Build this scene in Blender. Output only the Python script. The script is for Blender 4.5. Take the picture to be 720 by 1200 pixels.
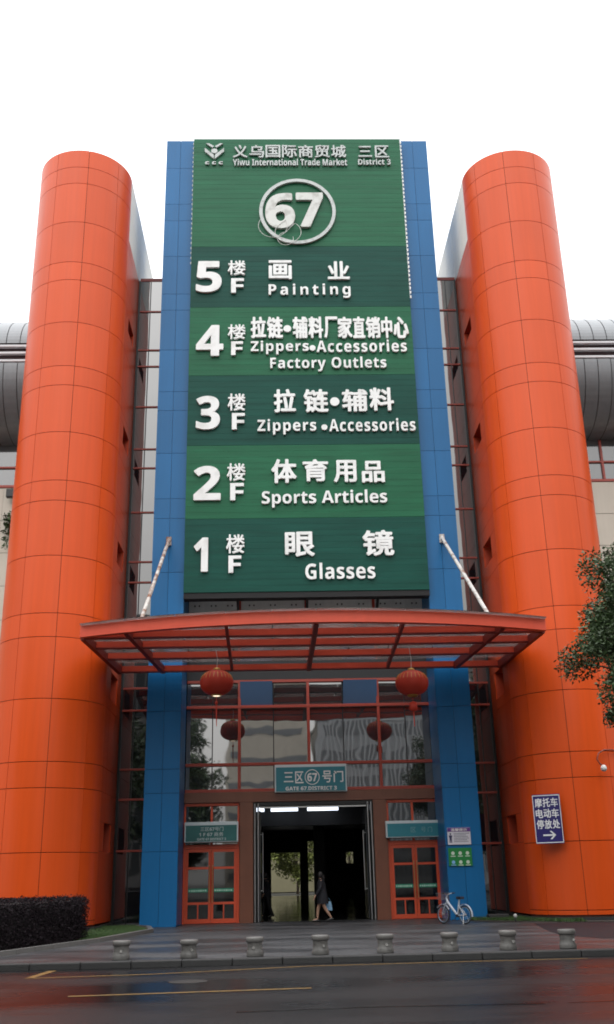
import bpy, math, random
from math import sin, cos, pi, radians, sqrt, atan2
from mathutils import Vector, Matrix
random.seed(7)
SC = bpy.context.scene
for o in list(bpy.data.objects):
    bpy.data.objects.remove(o)
COL = SC.collection

# ------------------------------------------------------------------ camera
cam = bpy.data.cameras.new('camera')
camo = bpy.data.objects.new('camera', cam)
COL.objects.link(camo)
SC.camera = camo
cam.sensor_fit = 'VERTICAL'
cam.sensor_height = 36.0
cam.lens = 34.53
cam.clip_end = 2000
cam.clip_start = 0.1
FCAM = 1151.0
_up = Vector((-70, 3080, -FCAM)).normalized()
_x = Vector((38200, 437, -FCAM)); _x = (_x - _up * _x.dot(_up)).normalized()
_y = _up.cross(_x)
camo.matrix_world = Matrix((_x, _y, _up)).to_4x4()
camo.location = (0, 0, 1.58)

# ------------------------------------------------------------------ world and sun (overcast)
SKY_LOW, SKY_HIGH = 4.6, 31.0
SUN_EL, SUN_AZ = radians(38), radians(195)     # azimuth clockwise from +Y
world = bpy.data.worlds.new('World')
SC.world = world
world.use_nodes = True
wt = world.node_tree
wt.nodes.clear()
wo = wt.nodes.new('ShaderNodeOutputWorld')
bg = wt.nodes.new('ShaderNodeBackground')
sky = wt.nodes.new('ShaderNodeTexSky')
sky.sky_type = 'NISHITA'
sky.sun_disc = False
sky.sun_elevation = SUN_EL
sky.sun_rotation = SUN_AZ
sky.air_density = 1.0
sky.dust_density = 6.0
hs = wt.nodes.new('ShaderNodeHueSaturation')
hs.inputs['Saturation'].default_value = 0.12
mx = wt.nodes.new('ShaderNodeMix'); mx.data_type = 'RGBA'
mx.inputs['Factor'].default_value = 0.86
# the cloud layer, thinner and brighter overhead than near the horizon
wc = wt.nodes.new('ShaderNodeTexCoord'); wx = wt.nodes.new('ShaderNodeSeparateXYZ')
wt.links.new(wc.outputs['Generated'], wx.inputs[0])
w2 = wt.nodes.new('ShaderNodeMath'); w2.operation = 'MULTIPLY'
wt.links.new(wx.outputs['Z'], w2.inputs[0]); wt.links.new(wx.outputs['Z'], w2.inputs[1])
w3 = wt.nodes.new('ShaderNodeMath'); w3.operation = 'MULTIPLY_ADD'; w3.inputs[1].default_value = SKY_HIGH; w3.inputs[2].default_value = SKY_LOW
wt.links.new(w2.outputs[0], w3.inputs[0])
wv = wt.nodes.new('ShaderNodeVectorMath'); wv.operation = 'SCALE'; wv.inputs[0].default_value = (0.985, 1.0, 1.02)
wt.links.new(w3.outputs[0], wv.inputs['Scale'])
wt.links.new(wv.outputs[0], mx.inputs['B'])
wt.links.new(sky.outputs[0], hs.inputs['Color'])
wt.links.new(hs.outputs[0], mx.inputs['A'])
wt.links.new(mx.outputs['Result'], bg.inputs['Color'])
bg.inputs['Strength'].default_value = 0.125
wt.links.new(bg.outputs[0], wo.inputs['Surface'])

sl = bpy.data.lights.new('sun', 'SUN')
sl.energy = 1.2
sl.angle = radians(110)
sl.color = (1.0, 0.96, 0.9)
so = bpy.data.objects.new('sun', sl)
COL.objects.link(so)
_d = Vector((sin(SUN_AZ) * cos(SUN_EL), cos(SUN_AZ) * cos(SUN_EL), sin(SUN_EL)))
so.rotation_euler = (-_d).to_track_quat('-Z', 'Y').to_euler()

SC.render.engine = 'CYCLES'
SC.cycles.use_denoising = True
SC.cycles.max_bounces = 8
SC.cycles.filter_width = 1.8
SC.cycles.sample_clamp_indirect = 6
SC.view_settings.view_transform = 'Standard'
SC.view_settings.look = 'None'
SC.view_settings.exposure = 0.10
SC.view_settings.gamma = 1.0

# ------------------------------------------------------------------ materials
MATS = {}
def mat(name, col, rough=0.5, var=0.12, scale=1.5, streak=0.0, metal=0.0, spec=0.5, ior=None, bump=0.0, bump_scale=40, bump_detail=5,
        island=0.0, coat=0.0, rough_var=0.0, dirt=None, dirt_amt=0.0, dirt_scale=2.0, dirt_from=0.5, wave=0.0, objvar=0.0):
    if name in MATS:
        return MATS[name]
    m = bpy.data.materials.new(name); m.use_nodes = True
    nt = m.node_tree; N = nt.nodes; L = nt.links
    b = N['Principled BSDF']
    b.inputs['Roughness'].default_value = rough
    b.inputs['Metallic'].default_value = metal
    b.inputs['Specular IOR Level'].default_value = spec
    if ior: b.inputs['IOR'].default_value = ior
    b.inputs['Coat Weight'].default_value = coat
    b.inputs['Coat Roughness'].default_value = 0.08
    tc = N.new('ShaderNodeTexCoord')
    def noise(sc, detail=4, stretch=None):
        n = N.new('ShaderNodeTexNoise'); n.inputs['Scale'].default_value = sc; n.inputs['Detail'].default_value = detail
        if stretch:
            mp = N.new('ShaderNodeMapping'); mp.inputs['Scale'].default_value = stretch
            L.new(tc.outputs['Object'], mp.inputs['Vector']); L.new(mp.outputs[0], n.inputs['Vector'])
        else:
            L.new(tc.outputs['Object'], n.inputs['Vector'])
        return n.outputs['Fac']
    def math(op, a, bb):
        n = N.new('ShaderNodeMath'); n.operation = op
        for i, v in enumerate((a, bb)):
            if isinstance(v, (int, float)): n.inputs[i].default_value = v
            else: L.new(v, n.inputs[i])
        return n.outputs[0]
    val = math('MULTIPLY_ADD', noise(scale), 2 * var)
    val.node.inputs[2].default_value = 1 - var
    if streak:
        s = math('MULTIPLY_ADD', noise(1.0, 3, (7, 7, 0.25)), 2 * streak); s.node.inputs[2].default_value = 1 - streak
        val = math('MULTIPLY', val, s)
    if island:
        g = N.new('ShaderNodeNewGeometry')
        s = math('MULTIPLY_ADD', g.outputs['Random Per Island'], 2 * island); s.node.inputs[2].default_value = 1 - island
        val = math('MULTIPLY', val, s)
    if objvar:
        g = N.new('ShaderNodeObjectInfo')
        s = math('MULTIPLY_ADD', g.outputs['Random'], 2 * objvar); s.node.inputs[2].default_value = 1 - objvar
        val = math('MULTIPLY', val, s)
    mixn = N.new('ShaderNodeMix'); mixn.data_type = 'RGBA'; mixn.blend_type = 'MULTIPLY'
    mixn.inputs['Factor'].default_value = 1
    mixn.inputs['A'].default_value = (*col, 1)
    L.new(val, mixn.inputs['B'])
    out = mixn.outputs['Result']
    if dirt:
        ramp = N.new('ShaderNodeMapRange'); ramp.inputs['From Min'].default_value = dirt_from; ramp.inputs['From Max'].default_value = dirt_from+0.2
        ramp.inputs['To Max'].default_value = dirt_amt
        L.new(noise(dirt_scale, 8), ramp.inputs['Value'])
        d = N.new('ShaderNodeMix'); d.data_type = 'RGBA'; d.inputs['B'].default_value = (*dirt, 1)
        L.new(ramp.outputs[0], d.inputs['Factor']); L.new(out, d.inputs['A'])
        out = d.outputs['Result']
    L.new(out, b.inputs['Base Color'])
    if rough_var:
        r = math('MULTIPLY_ADD', noise(scale * 1.7, 5), 2 * rough_var); r.node.inputs[2].default_value = rough - rough_var
        r = math('MAXIMUM', r, 0.02); L.new(r, b.inputs['Roughness'])
    if bump:
        bn = N.new('ShaderNodeBump'); bn.inputs['Strength'].default_value = bump; bn.inputs['Distance'].default_value = 0.02
        L.new(noise(bump_scale, bump_detail), bn.inputs['Height']); L.new(bn.outputs[0], b.inputs['Normal'])
    if wave:
        # gentle waviness of glass sheets; each sheet waves in its own way
        oi = N.new('ShaderNodeObjectInfo')
        off = N.new('ShaderNodeVectorMath'); off.operation = 'SCALE'; off.inputs[0].default_value = (37, 53, 71)
        L.new(oi.outputs['Random'], off.inputs['Scale'])
        add = N.new('ShaderNodeVectorMath'); add.operation = 'ADD'
        L.new(tc.outputs['Object'], add.inputs[0]); L.new(off.outputs[0], add.inputs[1])
        n = N.new('ShaderNodeTexNoise'); n.inputs['Scale'].default_value = 0.85; n.inputs['Detail'].default_value = 1
        L.new(add.outputs[0], n.inputs['Vector'])
        bn = N.new('ShaderNodeBump'); bn.inputs['Strength'].default_value = 1; bn.inputs['Distance'].default_value = wave
        L.new(n.outputs['Fac'], bn.inputs['Height']); L.new(bn.outputs[0], b.inputs['Normal'])
    MATS[name] = m
    return m

def emit(name, col, strength):
    m = bpy.data.materials.new(name); m.use_nodes = True
    b = m.node_tree.nodes['Principled BSDF']
    b.inputs['Base Color'].default_value = (*col, 1)
    b.inputs['Emission Color'].default_value = (*col, 1)
    b.inputs['Emission Strength'].default_value = strength
    return m

def clear_glass(name, tint, amount, ior=1.5):
    """a thin sheet one can see through: part tinted transparency, part mirror"""
    m = bpy.data.materials.new(name); m.use_nodes = True
    nt = m.node_tree; N = nt.nodes; L = nt.links
    N.remove(N['Principled BSDF'])
    t = N.new('ShaderNodeBsdfTransparent'); t.inputs[0].default_value = (*tint, 1)
    g = N.new('ShaderNodeBsdfGlossy'); g.inputs['Roughness'].default_value = 0.03
    d = N.new('ShaderNodeBsdfTranslucent'); d.inputs[0].default_value = (0.62, 0.52, 0.50, 1)
    f = N.new('ShaderNodeFresnel'); f.inputs[0].default_value = ior
    m1 = N.new('ShaderNodeMixShader'); m2 = N.new('ShaderNodeMixShader')
    tc = N.new('ShaderNodeTexCoord'); n = N.new('ShaderNodeTexNoise'); n.inputs['Scale'].default_value = 1.3; n.inputs['Detail'].default_value = 6
    L.new(tc.outputs['Object'], n.inputs['Vector'])
    mr = N.new('ShaderNodeMapRange'); mr.inputs['From Min'].default_value = 0.35; mr.inputs['From Max'].default_value = 0.7
    mr.inputs['To Min'].default_value = amount * 0.6; mr.inputs['To Max'].default_value = amount * 1.3
    L.new(n.outputs['Fac'], mr.inputs['Value'])
    L.new(mr.outputs[0], m1.inputs['Fac']); L.new(t.outputs[0], m1.inputs[1]); L.new(d.outputs[0], m1.inputs[2])
    L.new(f.outputs[0], m2.inputs['Fac']); L.new(m1.outputs[0], m2.inputs[1]); L.new(g.outputs[0], m2.inputs[2])
    L.new(m2.outputs[0], N['Material Output'].inputs['Surface'])
    return m

ORANGE = mat('orange aluminium cladding', (0.66, 0.076, 0.007), 0.36, 0.06, 0.5, streak=0.09, island=0.04, bump=0.06, bump_scale=0.9, bump_detail=0, rough_var=0.05, spec=0.36)
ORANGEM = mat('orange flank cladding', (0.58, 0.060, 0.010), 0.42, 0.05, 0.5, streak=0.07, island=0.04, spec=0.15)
SEAM = mat('panel joint', (0.05, 0.012, 0.006), 0.8)
BLUE = mat('blue aluminium cladding', (0.008, 0.122, 0.31), 0.34, 0.07, 0.6, streak=0.09, island=0.06, rough_var=0.05, spec=0.3)
BLUESEAM = mat('blue panel joint', (0.006, 0.02, 0.05), 0.8)
GREENL = mat('light green sign sheet', (0.010, 0.108, 0.050), 0.40, 0.10, 0.8, streak=0.0, spec=0.2)
GREEND = mat('dark green sign sheet', (0.006, 0.062, 0.046), 0.40, 0.10, 0.8, spec=0.15)
WHITE = mat('white letter paint', (0.80, 0.81, 0.80), 0.4, 0.05, 3, dirt=(0.35, 0.34, 0.32), dirt_amt=0.3)
GREYW = mat('weathered letter steel', (0.50, 0.53, 0.52), 0.4, 0.12, 3, dirt=(0.15, 0.15, 0.14), dirt_amt=0.5, dirt_scale=6)
RED = mat('red steel paint', (0.66, 0.085, 0.042), 0.42, 0.08, 1.0, streak=0.06, spec=0.4)
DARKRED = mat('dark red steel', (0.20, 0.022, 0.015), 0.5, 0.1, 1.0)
MULL = mat('red mullion paint', (0.36, 0.05, 0.03), 0.4, 0.08, 2)
GLASS = mat('blue grey reflective glass', (0.012, 0.015, 0.018), 0.02, 0.2, 0.8, ior=2.5, wave=0.004)
GLASSC = mat('pale grey reflective glass', (0.025, 0.028, 0.03), 0.02, 0.2, 0.8, ior=3.1, wave=0.004)
VENTGLASS = mat('sky tinted vent glass', (0.03, 0.09, 0.2), 0.04, 0.2, 0.8, ior=2.0)  # blue of the reflected sky painted into the base colour
CANGLASS = clear_glass('dusty canopy glass', (0.94, 0.93, 0.92), 0.30)
DOORGLASS = clear_glass('door glass', (0.35, 0.37, 0.36), 0.05, 1.7)
CREAM = mat('cream stone panel', (0.58, 0.53, 0.45), 0.5, 0.06, 0.8, streak=0.05, island=0.03)
CREAMSEAM = mat('stone joint', (0.2, 0.18, 0.15), 0.8)
STEEL = mat('brushed steel', (0.55, 0.55, 0.54), 0.28, 0.08, 5, metal=1.0)
BLACK = mat('black frame', (0.012, 0.012, 0.013), 0.35, 0.1)
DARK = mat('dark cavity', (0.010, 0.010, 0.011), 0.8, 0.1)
BRONZE = mat('bronze stone surround', (0.16, 0.056, 0.030), 0.35, 0.15, 2.5, streak=0.1, spec=0.5)
GREYM = mat('grey roof metal', (0.20, 0.21, 0.22), 0.42, 0.06, 0.6, streak=0.06, metal=0.35, island=0.04)
GREYD = mat('grey metal joint', (0.05, 0.053, 0.057), 0.7)
LOUV = mat('white louvre blade', (0.62, 0.64, 0.66), 0.4, 0.05)
TEAL = mat('teal sign face', (0.020, 0.19, 0.24), 0.35, 0.08, 2)
TEALD = mat('dark teal sign face', (0.018, 0.12, 0.115), 0.35, 0.2, 2)
PALESIGN = mat('pale sign casing', (0.55, 0.62, 0.64), 0.4, 0.08, 2)
FADED = mat('faded lettering', (0.16, 0.34, 0.36), 0.5)
RUST = mat('white paint with rust', (0.50, 0.49, 0.47), 0.55, 0.08, 4, dirt=(0.16, 0.06, 0.025), dirt_amt=0.95, dirt_scale=3.2)
RUSTY = mat('flaking white paint on rust', (0.50, 0.48, 0.45), 0.6, 0.1, 4, dirt=(0.17, 0.065, 0.03), dirt_amt=0.95, dirt_scale=2.6, dirt_from=0.40)
STONE = mat('bollard granite', (0.095, 0.092, 0.086), 0.55, 0.2, 14, bump=0.3, bump_scale=60, dirt=(0.035, 0.032, 0.03), dirt_amt=0.8, dirt_scale=6, objvar=0.25)
KERB = mat('kerb granite', (0.024, 0.024, 0.024), 0.7, 0.2, 6, bump=0.25, bump_scale=50)
NAVY = mat('navy sign', (0.022, 0.016, 0.13), 0.35, 0.06)
YELLOW = mat('worn yellow road paint', (0.20, 0.115, 0.03), 0.45, 0.2, 8, dirt=(0.05, 0.05, 0.05), dirt_amt=0.9, dirt_scale=9)

# ------------------------------------------------------------------ mesh building
class MB:
    def __init__(s): s.v = []; s.f = []; s.m = []; s.sm = []
    def face(s, pts, mi=0, smooth=False):
        i = len(s.v); s.v += [tuple(p) for p in pts]; s.f.append(tuple(range(i, i + len(pts)))); s.m.append(mi); s.sm.append(smooth)
    def add(s, verts, faces, mi=0, smooth=False):
        i = len(s.v); s.v += [tuple(p) for p in verts]
        for f in faces: s.f.append(tuple(i + k for k in f)); s.m.append(mi); s.sm.append(smooth)
    def box(s, x0, x1, y0, y1, z0, z1, mi=0, bev=0.0, skip=()):
        if bev <= 0:
            v = [(x0,y0,z0),(x1,y0,z0),(x1,y1,z0),(x0,y1,z0),(x0,y0,z1),(x1,y0,z1),(x1,y1,z1),(x0,y1,z1)]
            f = {'b':(0,3,2,1),'t':(4,5,6,7),'f':(0,1,5,4),'r':(1,2,6,5),'k':(2,3,7,6),'l':(3,0,4,7)}
            s.add(v, [f[k] for k in f if k not in skip], mi)
        else:
            b = min(bev, (x1-x0)/2.01, (y1-y0)/2.01, (z1-z0)/2.01)
            import bmesh
            bm = bmesh.new()
            bmesh.ops.create_cube(bm, size=1)
            for vv in bm.verts:
                vv.co = Vector(((x0+x1)/2 + vv.co.x*(x1-x0), (y0+y1)/2 + vv.co.y*(y1-y0), (z0+z1)/2 + vv.co.z*(z1-z0)))
            bmesh.ops.bevel(bm, geom=list(bm.edges), offset=b, segments=2, profile=0.5, affect='EDGES')
            bm.verts.ensure_lookup_table()
            s.add([tuple(q.co) for q in bm.verts], [[q.index for q in ff.verts] for ff in bm.faces], mi)
            bm.free()
    def prism(s, poly, z0, z1, mi=0):
        n = len(poly)
        v = [(x, y, z0) for x, y in poly] + [(x, y, z1) for x, y in poly]
        f = [tuple(range(n))[::-1], tuple(range(n, 2*n))] + [(i, (i+1) % n, n+(i+1) % n, n+i) for i in range(n)]
        s.add(v, f, mi)
    def prism_y(s, poly, y0, y1, mi=0):            # poly in (x,z), extruded along y
        n = len(poly)
        v = [(x, y0, z) for x, z in poly] + [(x, y1, z) for x, z in poly]
        f = [tuple(range(n)), tuple(range(n, 2*n))[::-1]] + [(i, n+i, n+(i+1) % n, (i+1) % n) for i in range(n)]
        s.add(v, f, mi)
    def beam(s, a, b, w, h, mi=0, up=(0, 0, 1)):
        a = Vector(a); b = Vector(b); d = (b - a).normalized(); u = Vector(up)
        r = d.cross(u).normalized(); u = r.cross(d).normalized()
        v = []
        for p in (a, b):
            for sx, sz in ((-1,-1),(1,-1),(1,1),(-1,1)):
                v.append(p + r*sx*w/2 + u*sz*h/2)
        s.add(v, [(0,3,2,1),(4,5,6,7),(0,1,5,4),(1,2,6,5),(2,3,7,6),(3,0,4,7)], mi)
    def tube(s, pts, rad, n=10, mi=0, closed=False, smooth=True):
        pts = [Vector(p) for p in pts]; k = len(pts)
        rr = rad if isinstance(rad, (list, tuple)) else [rad]*k
        v = []; prev = None
        for i, p in enumerate(pts):
            if closed: d = pts[(i+1) % k] - pts[i-1]
            else: d = pts[min(i+1, k-1)] - pts[max(i-1, 0)]
            d.normalize()
            if prev is None:
                a = Vector((0,0,1)) if abs(d.z) < .9 else Vector((1,0,0))
                u = d.cross(a).normalized()
            else:
                u = (prev - d*prev.dot(d)).normalized()
            prev = u; w = d.cross(u)
            v += [p + (u*cos(2*pi*j/n) + w*sin(2*pi*j/n))*rr[i] for j in range(n)]
        f = []
        for i in range(k if closed else k-1):
            a, b = i*n, ((i+1) % k)*n
            f += [(a+j, a+(j+1) % n, b+(j+1) % n, b+j) for j in range(n)]
        i0 = len(s.f)
        s.add(v, f, mi, smooth)
        if not closed:
            s.add(v[:n], [tuple(range(n))[::-1]], mi); s.add(v[-n:], [tuple(range(n))], mi)
    def lathe(s, prof, c=(0,0,0), n=24, mi=0, smooth=True):
        v = []; f = []
        for r, z in prof:
            v += [(c[0]+r*cos(2*pi*j/n), c[1]+r*sin(2*pi*j/n), c[2]+z) for j in range(n)]
        for i in range(len(prof)-1):
            a, b = i*n, (i+1)*n
            f += [(a+j, a+(j+1) % n, b+(j+1) % n, b+j) for j in range(n)]
        s.add(v, f, mi, smooth)
    def build(s, name, mats, parent=None, off=None):
        me = bpy.data.meshes.new(name)
        if off is None:
            off = Vector((0,0,0))
            p = parent
            while p is not None: off = off + p.location; p = p.parent
        me.from_pydata([(x-off[0], y-off[1], z-off[2]) for x, y, z in s.v], [], s.f)
        for m in (mats if isinstance(mats, (list, tuple)) else [mats]): me.materials.append(m)
        me.polygons.foreach_set('material_index', s.m)
        me.polygons.foreach_set('use_smooth', s.sm)
        me.update()
        o = bpy.data.objects.new(name, me); COL.objects.link(o)
        if parent: o.parent = parent
        return o

def thing(name, label, cat, loc=(0,0,0), group=None):
    o = bpy.data.objects.new(name, None); COL.objects.link(o)
    o.location = loc; o.empty_display_size = 0.3
    o['label'] = label; o['category'] = cat
    if group: o['group'] = group
    return o
def tag(o, label, cat, group=None):
    o['label'] = label; o['category'] = cat
    if group: o['group'] = group
    return o
def kind(o, k):
    o['kind'] = k; return o
def recalc(o):
    import bmesh
    bm = bmesh.new(); bm.from_mesh(o.data); bmesh.ops.recalc_face_normals(bm, faces=bm.faces); bm.to_mesh(o.data); bm.free()
    return o
def copy_tree(o, parent=None):
    c = o.copy(); COL.objects.link(c)
    if parent: c.parent = parent
    for ch in list(o.children): copy_tree(ch, c)
    return c

_fc = {}
SPACING = {}
SPACE_OUT = {'Painting': 1.35, 'Zippers': 1.1, 'Accessories': 1.12, 'Factory Outlets': 1.08, 'Glasses': 1.05}
def bold_sans(t): return ''.join(chr(0x1D5D4+ord(ch)-65) if 'A' <= ch <= 'Z' else chr(0x1D5EE+ord(ch)-97) if 'a' <= ch <= 'z' else chr(0x1D7EC+ord(ch)-48) if '0' <= ch <= '9' else ch for ch in t)   # bold sans letters
for _w, _k in SPACE_OUT.items(): SPACING[bold_sans(_w)] = _k
def glyphs(text, bold):
    """outline of a word as points (0..1 box) and faces; the font is Blender's own"""
    text = bold_sans(text)
    key = (text, bold)
    if key in _fc: return _fc[key]
    cu = bpy.data.curves.new('lettering', 'FONT'); cu.body = text; cu.offset = 0.0; cu.extrude = 0.5; cu.resolution_u = 3; cu.space_character = SPACING.get(key[0], 1.0)
    to = bpy.data.objects.new('lettering', cu); COL.objects.link(to)
    dg = bpy.context.evaluated_depsgraph_get()
    me = bpy.data.meshes.new_from_object(to.evaluated_get(dg))
    v = [tuple(q.co) for q in me.vertices]; f = [tuple(p.vertices) for p in me.polygons]
    bpy.data.objects.remove(to); bpy.data.curves.remove(cu); bpy.data.meshes.remove(me)
    xs = [q[0] for q in v]; ys = [q[1] for q in v]
    x0, x1, y0, y1 = min(xs), max(xs), min(ys), max(ys)
    v = [((x-x0)/(x1-x0), (y-y0)/(y1-y0), z) for x, y, z in v]
    _fc[key] = (v, f); return v, f
def text(mb, s, X0, X1, Z0, Z1, Y, depth, bold=0.02, mi=0, place=None):
    """lettering that fills X0..X1, Z0..Z1, its back at Y and its face depth in front"""
    v, f = glyphs(s, 0)
    bz = bold*(Z1-Z0)*0.9; bx = min(bz, (X1-X0)*0.06)
    for k, (dx, dz) in enumerate(((0, 0), (-1, 0), (1, 0), (0, -0.8), (0, 0.8), (-0.7, -0.6), (0.7, 0.6), (-0.7, 0.6), (0.7, -0.6)) if bold else ((0, 0),)):
        pts = []
        for u, w, t in v:
            p = (X0+bx+u*(X1-X0-2*bx)+dx*bx, Y-(depth+0.0006*k)*(t+0.5), Z0+bz*0.8+w*(Z1-Z0-1.6*bz)+dz*bz)
            pts.append(place(p) if place else p)
        mb.add(pts, f, mi)

def panel_grid(mb, us, vs, P, gap=0.012, lip=0.02, holes=(), seg=1, mi=0, smooth=False):
    """cladding panels over a (u,v) grid with open joints; P(u,v,d) gives the point d in front of the core. seg: subdivisions along u"""
    g = gap/2
    for i in range(len(us)-1):
        for j in range(len(vs)-1):
            if (i, j) in holes: continue
            u0, u1, v0, v1 = us[i], us[i+1], vs[j]+g, vs[j+1]-g
            gu = g if not isinstance(gap, tuple) else gap[0]
            ul = [u0+P.gu + (u1-u0-2*P.gu)*k/seg for k in range(seg+1)]
            n = len(ul)
            vv = [P(u, v0, lip) for u in ul] + [P(u, v1, lip) for u in ul] + [P(u, v0, 0) for u in ul] + [P(u, v1, 0) for u in ul]
            ff = []
            for k in range(seg):
                ff += [(k, k+1, n+k+1, n+k)]
            mb.add(vv[:2*n], ff, mi, smooth)
            e = [(2*n+k, 2*n+k+1, k+1, k) for k in range(seg)] + [(n+k, n+k+1, 3*n+k+1, 3*n+k) for k in range(seg)] + [(2*n, 0, n, 3*n), (n-1, 3*n-1, 4*n-1, 2*n-1)]
            mb.add(vv, e, mi, False)

def flat_front(y, gu=0.006):
    def P(u, v, d): return (u, y-d, v)
    P.gu = gu; return P
def flat_side(x, s, gu=0.006):                    # s = +1 faces +x
    def P(u, v, d): return (x+s*d, u, v)
    P.gu = gu; return P
def curved(cx, cy, r, gu):
    def P(u, v, d): return (cx+(r+d)*sin(u), cy-(r+d)*cos(u), v)
    P.gu = gu; return P

GY = 39.0          # plane of the glass wall
XL, XR = -4.95, 7.20
SLX0, SLX1 = -3.67, 5.89

# ================================================================== ground
m = bpy.data.materials.new('wet asphalt'); m.use_nodes = True
nt = m.node_tree; N = nt.nodes; L = nt.links; b = N['Principled BSDF']
def wet(m, dry_col, wet_col, sc, r0, r1, tiles=None, bumpd=0.004, spec=0.5):
    nt = m.node_tree; N = nt.nodes; L = nt.links; b = N['Principled BSDF']
    b.inputs['Specular IOR Level'].default_value = spec
    tc = N.new('ShaderNodeTexCoord')
    mp = N.new('ShaderNodeMapping'); mp.inputs['Scale'].default_value = (0.55, 1.4, 1)
    L.new(tc.outputs['Object'], mp.inputs['Vector'])
    n = N.new('ShaderNodeTexNoise'); n.inputs['Scale'].default_value = sc; n.inputs['Detail'].default_value = 5
    L.new(mp.outputs[0], n.inputs['Vector'])
    mr = N.new('ShaderNodeMapRange'); mr.inputs['From Min'].default_value = 0.38; mr.inputs['From Max'].default_value = 0.62
    L.new(n.outputs['Fac'], mr.inputs['Value'])
    f = N.new('ShaderNodeTexNoise'); f.inputs['Scale'].default_value = 70; f.inputs['Detail'].default_value = 3
    L.new(tc.outputs['Object'], f.inputs['Vector'])
    mx = N.new('ShaderNodeMix'); mx.data_type = 'RGBA'; mx.inputs['A'].default_value = (*wet_col, 1); mx.inputs['B'].default_value = (*dry_col, 1)
    L.new(mr.outputs[0], mx.inputs['Factor'])
    m2 = N.new('ShaderNodeMix'); m2.data_type = 'RGBA'; m2.blend_type = 'MULTIPLY'; m2.inputs['Factor'].default_value = 1
    fr = N.new('ShaderNodeMapRange'); fr.inputs['From Min'].default_value = 0.3; fr.inputs['From Max'].default_value = 0.7; fr.inputs['To Min'].default_value = 0.6; fr.inputs['To Max'].default_value = 1.4
    L.new(f.outputs['Fac'], fr.inputs['Value'])
    L.new(mx.outputs['Result'], m2.inputs['A']); L.new(fr.outputs[0], m2.inputs['B'])
    out = m2.outputs['Result']
    if tiles:
        br = N.new('ShaderNodeTexBrick'); br.offset = 0.5
        br.inputs['Color1'].default_value = (1, 1, 1, 1); br.inputs['Color2'].default_value = (0.88, 0.89, 0.9, 1); br.inputs['Mortar'].default_value = (0.6, 0.6, 0.6, 1)
        br.inputs['Scale'].default_value = 1; br.inputs['Brick Width'].default_value = tiles[0]; br.inputs['Row Height'].default_value = tiles[1]; br.inputs['Mortar Size'].default_value = 0.012
        L.new(tc.outputs['Object'], br.inputs['Vector'])
        m3 = N.new('ShaderNodeMix'); m3.data_type = 'RGBA'; m3.blend_type = 'MULTIPLY'; m3.inputs['Factor'].default_value = 1
        L.new(out, m3.inputs['A']); L.new(br.outputs['Color'], m3.inputs['B']); out = m3.outputs['Result']
    L.new(out, b.inputs['Base Color'])
    rr = N.new('ShaderNodeMapRange'); rr.inputs['To Min'].default_value = r0; rr.inputs['To Max'].default_value = r1
    L.new(mr.outputs[0], rr.inputs['Value']); L.new(rr.outputs[0], b.inputs['Roughness'])
    bn = N.new('ShaderNodeBump'); bn.inputs['Strength'].default_value = 0.5; bn.inputs['Distance'].default_value = bumpd
    L.new(f.outputs['Fac'], bn.inputs['Height']); L.new(bn.outputs[0], b.inputs['Normal'])
    return m
ASPHALT = wet(m, (0.020, 0.020, 0.021), (0.010, 0.010, 0.011), 0.35, 0.20, 0.42, bumpd=0.004, spec=0.2)
m = bpy.data.materials.new('wet paving'); m.use_nodes = True
PAVING = wet(m, (0.075, 0.075, 0.078), (0.04, 0.04, 0.043), 0.5, 0.28, 0.52, tiles=(0.8, 0.8), bumpd=0.003, spec=0.25)
m = bpy.data.materials.new('far ground'); m.use_nodes = True
FAR = wet(m, (0.06, 0.06, 0.055), (0.04, 0.04, 0.04), 0.1, 0.5, 0.7)
m = bpy.data.materials.new('polished hall floor'); m.use_nodes = True
HALLF = wet(m, (0.035, 0.036, 0.036), (0.03, 0.03, 0.03), 0.8, 0.05, 0.12, tiles=(0.8, 0.8), bumpd=0.0004)

g = MB(); g.box(-400, 400, -400, 400, -0.6, -0.02); kind(g.build('ground', FAR), 'structure')
g = MB(); g.box(-150, 150, -13, 21.5, -0.016, 0.0); kind(g.build('road', ASPHALT), 'structure')
KY = 21.42
g = MB(); g.box(-150, 150, KY+0.30, 101, -0.016, 0.12); pav = kind(g.build('pavement', PAVING), 'structure')
g = MB()
x = -60.0
while x < 60:
    g.box(x+0.006, x+0.994, KY, KY+0.295, -0.01, 0.128, bev=0.018); x += 1.0
kind(g.build('kerb', KERB), 'structure')
g = MB(); g.box(-150, 150, -13.3, -13.0, -0.012, 0.13); g.box(-150, 150, -60, -13.305, -0.012, 0.12, 0)
kind(g.build('far_pavement', PAVING), 'structure')

# road markings
def strip(mb, pts, w, z=0.004, mi=0):
    for a, bb in zip(pts, pts[1:]):
        a = Vector((*a, z)); bb = Vector((*bb, z)); n = Vector((-(bb-a).y, (bb-a).x, 0)).normalized()*w/2
        mb.face([a-n, bb-n, bb+n, a+n], mi)
g = MB(); strip(g, [(-4.50, 22.3-1.0), (-4.60, 19.72)], 0.16); o = g.build('yellow_marking', YELLOW); kind(o, 'structure')
g = MB(); strip(g, [(-4.66, 19.72), (-2.37, 19.95), (0.48, 20.85), (3.2, 20.98), (6, 21.02)], 0.11); kind(g.build('yellow_marking', YELLOW), 'structure')
g = MB(); strip(g, [(-3.23, 16.47), (0.44, 16.78)], 0.13); kind(g.build('yellow_marking', YELLOW), 'structure')

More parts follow.
